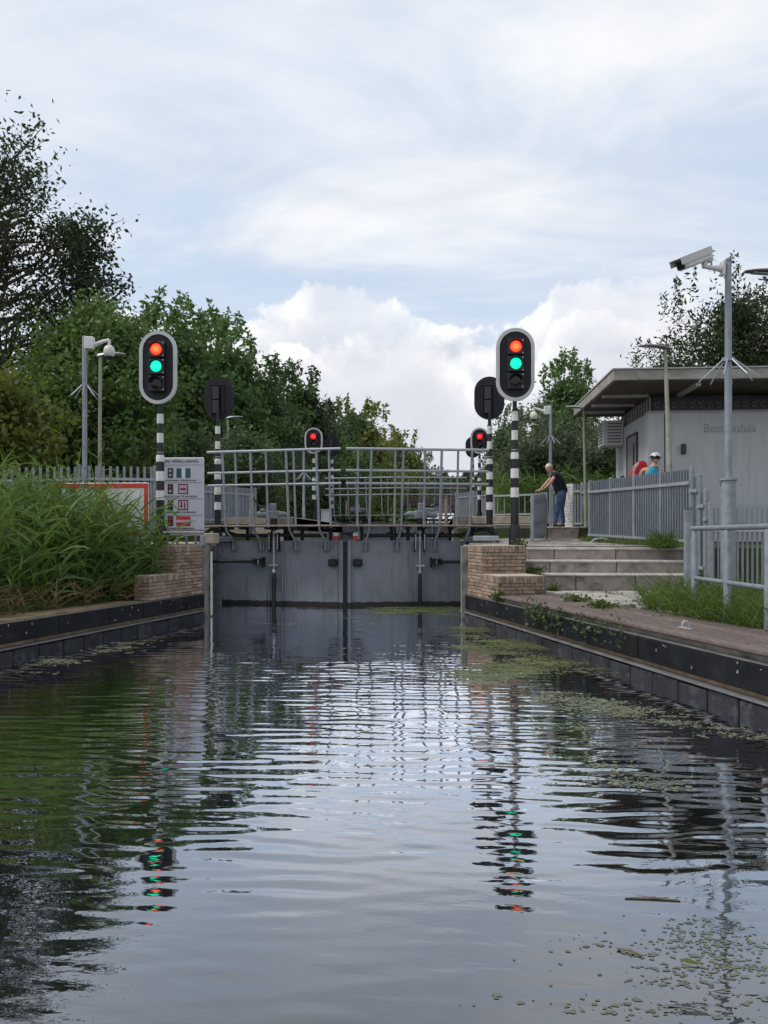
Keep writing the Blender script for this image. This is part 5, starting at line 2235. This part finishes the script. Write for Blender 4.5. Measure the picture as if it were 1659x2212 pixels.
def weed(label, c, rad, h, n, seed, m='weed_leaf', L=.06, W=.02, squash=1.0, name='weed', along=None):
    r = np.random.default_rng(seed)
    P = r.normal(size=(n, 3)) * np.array([rad * .36, rad * .36, h * .3])
    P[:, 2] = np.abs(P[:, 2])
    if along is not None:
        P += np.outer(r.uniform(-.5, .5, n), np.array(along))
    P += np.array(c)[None]
    V1, Q1 = leaf_arrays(P, L, W, r, .1)
    k = max(12, n // 10)
    B = np.tile(np.array(c, dtype=float), (k, 1)) + r.normal(size=(k, 3)) * np.array([rad * .35, rad * .35, 0])
    if along is not None:
        B += np.outer(r.uniform(-.5, .5, k), np.array(along))
    Dv = np.stack([r.normal(0, .5, k), r.normal(0, .5, k), np.full(k, 1.0)], 1)
    V2, Q2 = strip_arrays(B, Dv, r.uniform(h * .6, h * 1.2, k), np.full(k, .006), r.uniform(.2, .9, k), 4, r)
    V, Q = merge([(V1, Q1), (V2, Q2)])
    o = bpy.data.objects.new(name, fastmesh(name, V, Q, m))
    COL.objects.link(o)
    return tag(o, label, 'weed', 'weeds on the right quay')


weed('weed tuft at the foot of the right red and green light', D(1122, 13.9, 1.35), .16, .16, 90, 51)
weed('weed tuft on the second stone step beside the brick wall', D(1150, 13.55, .87), .30, .16, 150, 52)
weed('weed tuft on the lowest step beside the brick block', D(1195, 13.2, .57), .15, .18, 140, 53)
weed('leafy weed at the corner of the brick block above the fender', PR(1.9, .06, .47), .16, .26, 130, 54, L=.07, W=.025)
weed('weed patch between deck and paving', D(1245, 11.2, .565), .22, .12, 110, 55)
weed('second weed patch on the deck edge nearer the camera', D(1300, 10.2, .565), .22, .14, 160, 56)
weed('weed tuft at the right end of the stone steps', D(1470, 13.3, .56), .3, .28, 160, 57)
# bramble hanging over the fender
r = np.random.default_rng(61)
P = []
B, Dv, L, W, Dr = [], [], [], [], []
for (s0, s1, n) in ((2.9, 5.0, 30), (5.0, 5.9, 8)):
    for i in range(n):
        s = r.uniform(s0, s1)
        a = PR(s, .02, .53 + r.uniform(-.08, .02))
        ln = r.uniform(.10, .36)
        for j in range(int(ln * 40)):
            t_ = j / (ln * 40)
            q_ = PR(s + r.normal(0, .035) + .1 * t_, .03 - .05 * math.sin(t_ * 3), a.z + .05 - ln * t_ * 1.05)
            P.append((q_.x + r.normal(0, .012), q_.y + r.normal(0, .02), q_.z))
V, Q = leaf_arrays(np.array(P), .06, .022, r, -.2)
o = bpy.data.objects.new('bramble', fastmesh('bramble', V, Q, 'bramble_leaf'))
COL.objects.link(o)
tag(o, 'bramble shoots hanging from the deck over the black fender', 'plant', kind='stuff')

# roof moss
r = np.random.default_rng(71)
P = []
for i in range(1800):
    x = r.uniform(rx0 + 1.0, 12)
    P.append((x, r.uniform(ry0 + .1, ry0 + 1.2), zr1 + .0))
P = [p for p in P if math.sin(p[0] * 2.1) + math.sin(p[0] * 5.3) > -.2]
grass('roof_plants', 'reddish sedum and grass on the lock house roof edge', P, .05, .20, 72, m='moss_red', w=.012)

# ------------------------------------------------------------------ floating weed and debris
r = np.random.default_rng(81)


def water_pt(px, py):
    d_ = F * EYE / (py - HY)
    return D(px, d_, 0)


def blob_noise(x, y):
    return (math.sin(x * 2.3 + 1.1 * math.sin(y * 1.7)) + math.sin(y * 3.1 + 1.3 * math.sin(x * 2.9 + 1)) + .8 * math.sin(x * 6.1 + y * 5.3) + .6 * math.sin(x * 11 - y * 9))


def mat_patch(n_c, regions, seed, thr, size, m, name, label, per=26, zmax=.003, squash=False):
    r = np.random.default_rng(seed)
    P, S = [], []
    tries = 0
    while len(P) < n_c * per and tries < n_c * 60:
        tries += 1
        poly = regions[r.integers(0, len(regions))]
        (x0, y0), (x1, y1), (x2, y2), (x3, y3) = poly
        a, b_ = r.random(), r.random()
        px = (x0 * (1 - a) + x1 * a) * (1 - b_) + (x3 * (1 - a) + x2 * a) * b_
        py = (y0 * (1 - a) + y1 * a) * (1 - b_) + (y3 * (1 - a) + y2 * a) * b_
        c = water_pt(px, py)
        if c.x > xR(c.y) - .05:
            continue
        if blob_noise(c.x, c.y) < thr + r.normal(0, .25):
            continue
        k = int(per * r.uniform(.4, 1.6))
        sx_, sy_ = r.uniform(.06, .26), r.uniform(.015, .06)
        for j in range(k):
            x, y = c.x + r.normal(0, sx_), c.y + r.normal(0, sy_)
            if x > xR(y) - .01 or x < xL(y) + .02:
                continue
            P.append((x, y, r.uniform(.0006, zmax)))
            S.append(size * (r.uniform(.3, 1.2) if r.random() < .85 else r.uniform(1.2, 2.4)))
    P, S = np.array(P), np.array(S)
    P[:, 2] += eta(P[:, 0], P[:, 1]) + .0008
    n = len(P)
    a = r.uniform(0, 2 * np.pi, n)
    V = []
    for k in range(5):
        an = a + 2 * np.pi * k / 5
        kk = r.uniform(.35, 1.5, n) if squash else r.uniform(.7, 1.2, n)
        V.append(P + np.stack([np.cos(an) * S * kk * (1.5 if squash else 1), np.sin(an) * S * kk, np.zeros(n)], 1))
    V = np.stack(V, 1).reshape(-1, 3)
    Q = np.arange(5 * n).reshape(n, 5)
    o = bpy.data.objects.new(name, fastmesh(name, V, Q, m))
    COL.objects.link(o)
    return tag(o, label, 'floating weed', kind='stuff')


mat_patch(270, [[(985, 1338), (1110, 1362), (1180, 1420), (960, 1400)], [(1060, 1372), (1300, 1428), (1320, 1475), (1050, 1440)],
                [(1230, 1420), (1590, 1530), (1600, 1560), (1320, 1490)], [(1000, 1405), (1290, 1450), (1300, 1490), (980, 1465)]],
          82, .9, .012, 'duckweed', 'duckweed', 'green duckweed mats drifting along the right quay', per=46)
mat_patch(60, [[(820, 1312), (990, 1310), (992, 1330), (800, 1326)]], 83, -9, .022, 'duckweed', 'duckweed', 'green duckweed against the right half of the gates', per=60)
mat_patch(130, [[(1240, 1560), (1659, 1620), (1659, 1760), (1270, 1720)], [(1020, 1440), (1280, 1480), (1400, 1560), (1000, 1480)], [(1280, 1490), (1640, 1590), (1640, 1680), (1300, 1600)]],
          84, 1.0, .010, 'duckweed_pale', 'duckweed', 'pale scattered duckweed on the dark water at right', per=34)
mat_patch(22, [[(1120, 1940), (1600, 1960), (1659, 2120), (1060, 2100)], [(1200, 2080), (1659, 2000), (1659, 2200), (1100, 2200)], [(1060, 1930), (1140, 1940), (1200, 2060), (1040, 2080)]],
          85, .9, .0055, 'duckweed_film', 'duckweed', 'thin film of weed scraps on the water near the camera', per=34, zmax=.0012, squash=True)
mat_patch(90, [[(470, 1322), (960, 1322), (960, 1350), (470, 1350)], [(20, 1440), (420, 1350), (420, 1362), (60, 1462)]],
          86, .9, .02, 'duckweed_pale', 'duckweed', 'few pale weed flecks in front of the gates and left quay', per=10)
for lab, (xa_, ya_), (xb_, yb_) in (('thin straight stick floating right of the light reflection', (1350, 1943), (1470, 1948)), ('short stick floating nearer the camera', (1332, 2052), (1388, 2066))):
    a, e = water_pt(xa_, ya_), water_pt(xb_, yb_)
    b = MB()
    b.tube([(a.x, a.y, .006), ((a.x + e.x) / 2, (a.y + e.y) / 2 + .01, .007), (e.x, e.y, .005)], [.003, .005, .003], 6)
    tag(b.build('floating_stick', 'stick', None, True), lab, 'stick')
c = water_pt(1492, 2082)
b = MB()
b.add([(c.x - .035, c.y + .018, .007), (c.x, c.y + .012, .011), (c.x + .03, c.y - .008, .007), (c.x + .016, c.y - .016, .006), (c.x - .014, c.y - .006, .005)], [(0, 1, 2, 3, 4)])
tag(b.build('floating_leaf', 'leaf_bright'), 'single yellow green leaf floating at lower right', 'leaf')


# ------------------------------------------------------------------ people
def skin_mesh(name, nodes, edges, m, sub=2, root=0):
    """nodes: list of (x,y,z,rx,ry)"""
    me = bpy.data.meshes.new(name)
    me.from_pydata([n[:3] for n in nodes], edges, [])
    o = bpy.data.objects.new(name, me)
    COL.objects.link(o)
    md = o.modifiers.new('s', 'SKIN')
    md.use_smooth_shade = True
    for i, n in enumerate(nodes):
        sv_ = me.skin_vertices[0].data[i]
        sv_.radius = (n[3], n[4] if len(n) > 4 else n[3])
        sv_.use_root = (i == root)
    s2 = o.modifiers.new('u', 'SUBSURF')
    s2.levels = sub
    s2.render_levels = sub
    dg = bpy.context.evaluated_depsgraph_get()
    nm = bpy.data.meshes.new_from_object(o.evaluated_get(dg))
    bpy.data.objects.remove(o)
    nm.materials.clear()
    nm.materials.append(MATS[m])
    nm.polygons.foreach_set('use_smooth', [True] * len(nm.polygons))
    return nm


def join_meshes(name, mes, mats):
    bm = bmesh.new()
    for me in mes:
        bm.from_mesh(me)
    o = bpy.data.meshes.new(name)
    bm.to_mesh(o)
    bm.free()
    for m in mats:
        o.materials.append(MATS[m])
    return o


def child(root, name, me):
    o = bpy.data.objects.new(name, me)
    COL.objects.link(o)
    o.parent = root
    return o


def head_mesh(c, face, upv, s=1.0):
    """ellipsoid head with brow, nose, chin, ears, pushed out of a uv sphere; face = viewing direction"""
    c = Vector(c)
    fv = Vector(face).normalized()
    sv_ = Vector(upv).cross(fv).normalized()
    uv = fv.cross(sv_)
    bm = bmesh.new()
    bmesh.ops.create_uvsphere(bm, u_segments=20, v_segments=14, radius=1)
    for v in bm.verts:
        x, y, z = v.co          # x = face, y = side, z = up
        r = Vector((x * .098, y * .076, z * .118))
        if x > 0:
            if abs(y) < .28 and -.25 < z < .15:
                r.x += .022 * (1 - abs(y) / .28)             # nose
            if abs(z - .22) < .12:
                r.x += .006                                   # brow
            if .2 < abs(y) < .6 and -.05 < z < .17:
                r.x -= .008                                   # eye sockets
            if z < -.55:
                r.x += .012                                   # chin
        if z < -.3:
            r.y *= .86
        v.co = c + (fv * r.x + sv_ * r.y + uv * r.z) * s
    for sg in (-1, 1):
        res = bmesh.ops.create_uvsphere(bm, u_segments=8, v_segments=6, radius=1)
        for v in res['verts']:
            x, y, z = v.co
            v.co = c + (fv * (x * .018 - .005) + sv_ * (sg * .078 + y * .009) + uv * (z * .032 - .005)) * s
    me = bpy.data.meshes.new('head')
    bm.to_mesh(me)
    bm.free()
    me.polygons.foreach_set('use_smooth', [True] * len(me.polygons))
    return me


def hair_mesh(c, face, upv, m, s=1.0, low=-.1):
    c = Vector(c)
    fv = Vector(face).normalized()
    sv_ = Vector(upv).cross(fv).normalized()
    uv = fv.cross(sv_)
    bm = bmesh.new()
    bmesh.ops.create_uvsphere(bm, u_segments=20, v_segments=14, radius=1)
    kill = [v for v in bm.verts if not (v.co.z > .42 or (v.co.x < .0 and v.co.z > low))]
    bmesh.ops.delete(bm, geom=kill, context='VERTS')
    for v in bm.verts:
        x, y, z = v.co
        v.co = c + (fv * x * .106 + sv_ * y * .084 + uv * z * .128) * s
    me = bpy.data.meshes.new('hair')
    bm.to_mesh(me)
    bm.free()
    me.materials.append(MATS[m])
    me.polygons.foreach_set('use_smooth', [True] * len(me.polygons))
    return me


def hand_nodes(w, dirv, side, seed=0):
    """palm and five fingers as skin chains; w = wrist, dirv = pointing direction"""
    w, dv = Vector(w), Vector(dirv).normalized()
    sdv = Vector(side).normalized()
    dn = Vector((0, 0, -1))
    mes = []
    nodes = [tuple(w) + (.026, .02), tuple(w + dv * .05) + (.036, .018), tuple(w + dv * .085) + (.036, .016)]
    mes.append(skin_mesh('palm', nodes, [(0, 1), (1, 2)], 'skin', 1))
    for i, (off, ln) in enumerate(((-.030, .070), (-.010, .080), (.010, .075), (.029, .058))):
        b0 = w + dv * .08 + sdv * off
        p1 = b0 + dv * ln * .5 + dn * .012
        p2 = b0 + dv * ln * .75 + dn * .045
        p3 = b0 + dv * ln * .70 + dn * .075
        mes.append(skin_mesh('finger', [tuple(b0) + (.010,), tuple(p1) + (.0095,), tuple(p2) + (.009,), tuple(p3) + (.008,)], [(0, 1), (1, 2), (2, 3)], 'skin', 1))
    b0 = w + dv * .025 - sdv * .030
    mes.append(skin_mesh('thumb', [tuple(b0) + (.012,), tuple(b0 + dv * .03 - sdv * .03 + dn * .01) + (.011,), tuple(b0 + dv * .06 - sdv * .032 + dn * .035) + (.009,)], [(0, 1), (1, 2)], 'skin', 1))
    return mes


def man():
    """leans forward on the gate, facing left; local x right, y away from the viewer"""
    base = D(1206, 19.85, 1.757)
    root = thing('person', 'person in black shirt and blue jeans leaning on the half open gate', 'person', base, rz=YAW)
    hip = (.085, 0, .90)
    neck = (-.105, 0, 1.395)
    chest = (-.03, 0, 1.24)
    shN, shF = (-.10, -.17, 1.345), (-.08, .18, 1.345)
    elN, elF = (-.24, -.20, 1.13), (-.27, .20, 1.14)
    wrN, wrF = (-.395, -.13, .975), (-.42, .16, .985)
    # continuous body in skin under the clothes
    nodes = [hip + (.085, .10), (.03, 0, 1.07, .09, .11), chest + (.105, .14), neck + (.052, .052), (-.165, 0, 1.47, .05, .05),
             shN + (.055,), elN + (.043,), wrN + (.028,), shF + (.055,), elF + (.043,), wrF + (.028,),
             (.05, -.095, .86, .085), (-.045, -.11, .47, .06), (-.10, -.11, .09, .043),
             (.12, .095, .86, .085), (.10, .11, .47, .06), (.155, .11, .09, .043)]
    edges = [(0, 1), (1, 2), (2, 3), (3, 4), (2, 5), (5, 6), (6, 7), (2, 8), (8, 9), (9, 10), (0, 11), (11, 12), (12, 13), (0, 14), (14, 15), (15, 16)]
    bodym = skin_mesh('body', nodes, edges, 'skin')
    hc = (-.235, -.01, 1.515)
    fc_ = (-.86, -.42, -.30)
    parts_ = [bodym, head_mesh(hc, fc_, (-.3, 0, 1), 1.0)]
    parts_ += hand_nodes(wrN, (-.9, .1, -.12), (0, 1, 0)) + hand_nodes(wrF, (-.9, -.1, -.12), (0, 1, 0))
    child(root, 'body', join_meshes('body', parts_, ['skin']))
    child(root, 'hair', hair_mesh(hc, fc_, (-.3, 0, 1), 'hair_white', 1.0, -.2))
    # shirt with short sleeves
    sh_n = [(.10, 0, .83, .165, .185), (.075, 0, .95, .168, .185), (.015, 0, 1.09, .170, .185), (-.04, 0, 1.24, .160, .195), (-.095, 0, 1.36, .085, .10), (-.11, 0, 1.405, .066, .068),
            shN + (.076,), (-.165, -.19, 1.245, .072), shF + (.076,), (-.165, .195, 1.245, .072)]
    child(root, 'shirt', skin_mesh('shirt', sh_n, [(0, 1), (1, 2), (2, 3), (3, 4), (4, 5), (3, 6), (6, 7), (3, 8), (8, 9)], 'shirt_black', 2, 3))
    child(root, 'collar', skin_mesh('collar', [(-.118, 0, 1.408, .066, .068), (-.132, 0, 1.43, .060, .060)], [(0, 1)], 'collar_red', 1))
    jn = [(.09, 0, 1.0, .135, .16), (.09, 0, .86, .150, .168), (.045, -.095, .76, .105), (-.045, -.11, .46, .080), (-.09, -.11, .22, .066), (-.10, -.11, .08, .066),
          (.13, .095, .76, .105), (.10, .11, .46, .080), (.14, .11, .22, .066), (.155, .11, .08, .066)]
    child(root, 'jeans', skin_mesh('jeans', jn, [(0, 1), (1, 2), (2, 3), (3, 4), (4, 5), (1, 6), (6, 7), (7, 8), (8, 9)], 'jeans', 2, 1))
    child(root, 'belt', skin_mesh('belt', [(.096, 0, .885, .150, .178), (.094, 0, .905, .150, .178)], [(0, 1)], 'dark_cloth', 1))
    for (x, y) in ((-.10, -.11), (.155, .11)):
        child(root, 'shoe', skin_mesh('shoe', [(x + .05, y, .045, .042, .045), (x - .06, y, .042, .046, .042), (x - .15, y - .01, .034, .040, .034)], [(0, 1), (1, 2)], 'shoe_brown', 2))


def cyclist():
    """seen from the back, head bowed to the right, behind the fence"""
    base = D(1409, 16.1, 1.49)
    root = thing('person', 'person in turquoise sleeveless top and white helmet behind the long fence, seen from the back', 'person', base, rz=YAW)
    H = lambda z: z * 1.0
    shz = 1.50
    hc = (.10, .10, 1.66)
    nodes = [(0, 0, .92, .15, .12), (0, .02, 1.15, .13, .11), (0, .05, 1.36, .15, .11), (.06, .08, 1.52, .05, .05), (.08, .09, 1.58, .047, .047),
             (-.175, .05, 1.43, .052), (-.24, .14, 1.18, .042), (-.16, .36, 1.06, .03), (.20, .06, 1.42, .052), (.27, .17, 1.20, .042), (.22, .38, 1.08, .03),
             (-.095, 0, .84, .088), (-.10, .02, .46, .06), (-.10, -.01, .08, .044), (.095, 0, .84, .088), (.11, .03, .46, .06), (.11, 0, .08, .044)]
    edges = [(0, 1), (1, 2), (2, 3), (3, 4), (2, 5), (5, 6), (6, 7), (2, 8), (8, 9), (9, 10), (0, 11), (11, 12), (12, 13), (0, 14), (14, 15), (15, 16)]
    fc_ = (.45, .85, -.38)
    parts_ = [skin_mesh('body', nodes, edges, 'skin'), head_mesh(hc, fc_, (0, .3, 1), .98)]
    parts_ += hand_nodes((-.16, .36, 1.06), (0, 1, 0), (1, 0, 0)) + hand_nodes((.22, .38, 1.08), (0, 1, 0), (1, 0, 0))
    child(root, 'body', join_meshes('body', parts_, ['skin']))
    child(root, 'top', skin_mesh('top', [(0, 0, .90, .165, .135), (0, .02, 1.15, .158, .135), (.0, .045, 1.36, .178, .13), (.03, .06, 1.47, .12, .085), (-.145, .05, 1.425, .06), (.165, .055, 1.42, .06)],
                                 [(0, 1), (1, 2), (2, 3), (2, 4), (2, 5)], 'teal', 2, 1))
    child(root, 'shorts', skin_mesh('shorts', [(0, 0, .92, .165, .135), (-.095, 0, .80, .105), (-.10, .02, .52, .085), (.095, 0, .80, .105), (.11, .03, .52, .085)], [(0, 1), (1, 2), (0, 3), (3, 4)], 'dark_cloth', 2))
    for x in (-.10, .11):
        child(root, 'shoe', skin_mesh('shoe', [(x, -.05, .045, .042, .045), (x, .07, .042, .046, .042), (x, .15, .034, .040, .034)], [(0, 1), (1, 2)], 'shoe_brown', 1))
    child(root, 'hair', hair_mesh(hc, fc_, (0, .3, 1), 'dark_cloth', .98, -.55))
    # helmet shell with vents
    fv = Vector(fc_).normalized()
    upv_ = Vector((.25, .3, 1))
    sv_ = upv_.cross(fv).normalized()
    uv = fv.cross(sv_)
    bm = bmesh.new()
    bmesh.ops.create_uvsphere(bm, u_segments=24, v_segments=16, radius=1)
    kill = [v for v in bm.verts if v.co.z < .02 - .25 * max(0, -v.co.x)]
    bmesh.ops.delete(bm, geom=kill, context='VERTS')
    for v in bm.verts:
        x, y, z = v.co
        v.co = Vector(hc) + fv * (x * .142) + sv_ * (y * .118) + uv * (z * .132 + .015)
    me = bpy.data.meshes.new('helmet')
    bm.to_mesh(me)
    bm.free()
    me.materials.append(MATS['helmet_white'])
    me.polygons.foreach_set('use_smooth', [True] * len(me.polygons))
    ho = child(root, 'helmet', me)
    b = MB()
    for (x, y, z) in ((-.45, .42, .80), (-.45, -.42, .80), (-.72, .0, .70), (-.05, .3, .96), (-.05, -.3, .96)):
        pnt = Vector(hc) + fv * (x * .143) + sv_ * (y * .119) + uv * (z * .133 + .016)
        b.tube([pnt - fv * .022 - uv * .008, pnt, pnt + fv * .022 + uv * .002], [.003, .010, .003], 6)
    me = b.mesh('vent', 'dark_cloth')
    child(ho, 'vent', me)


man()
cyclist()
print('objects', len(bpy.data.objects))
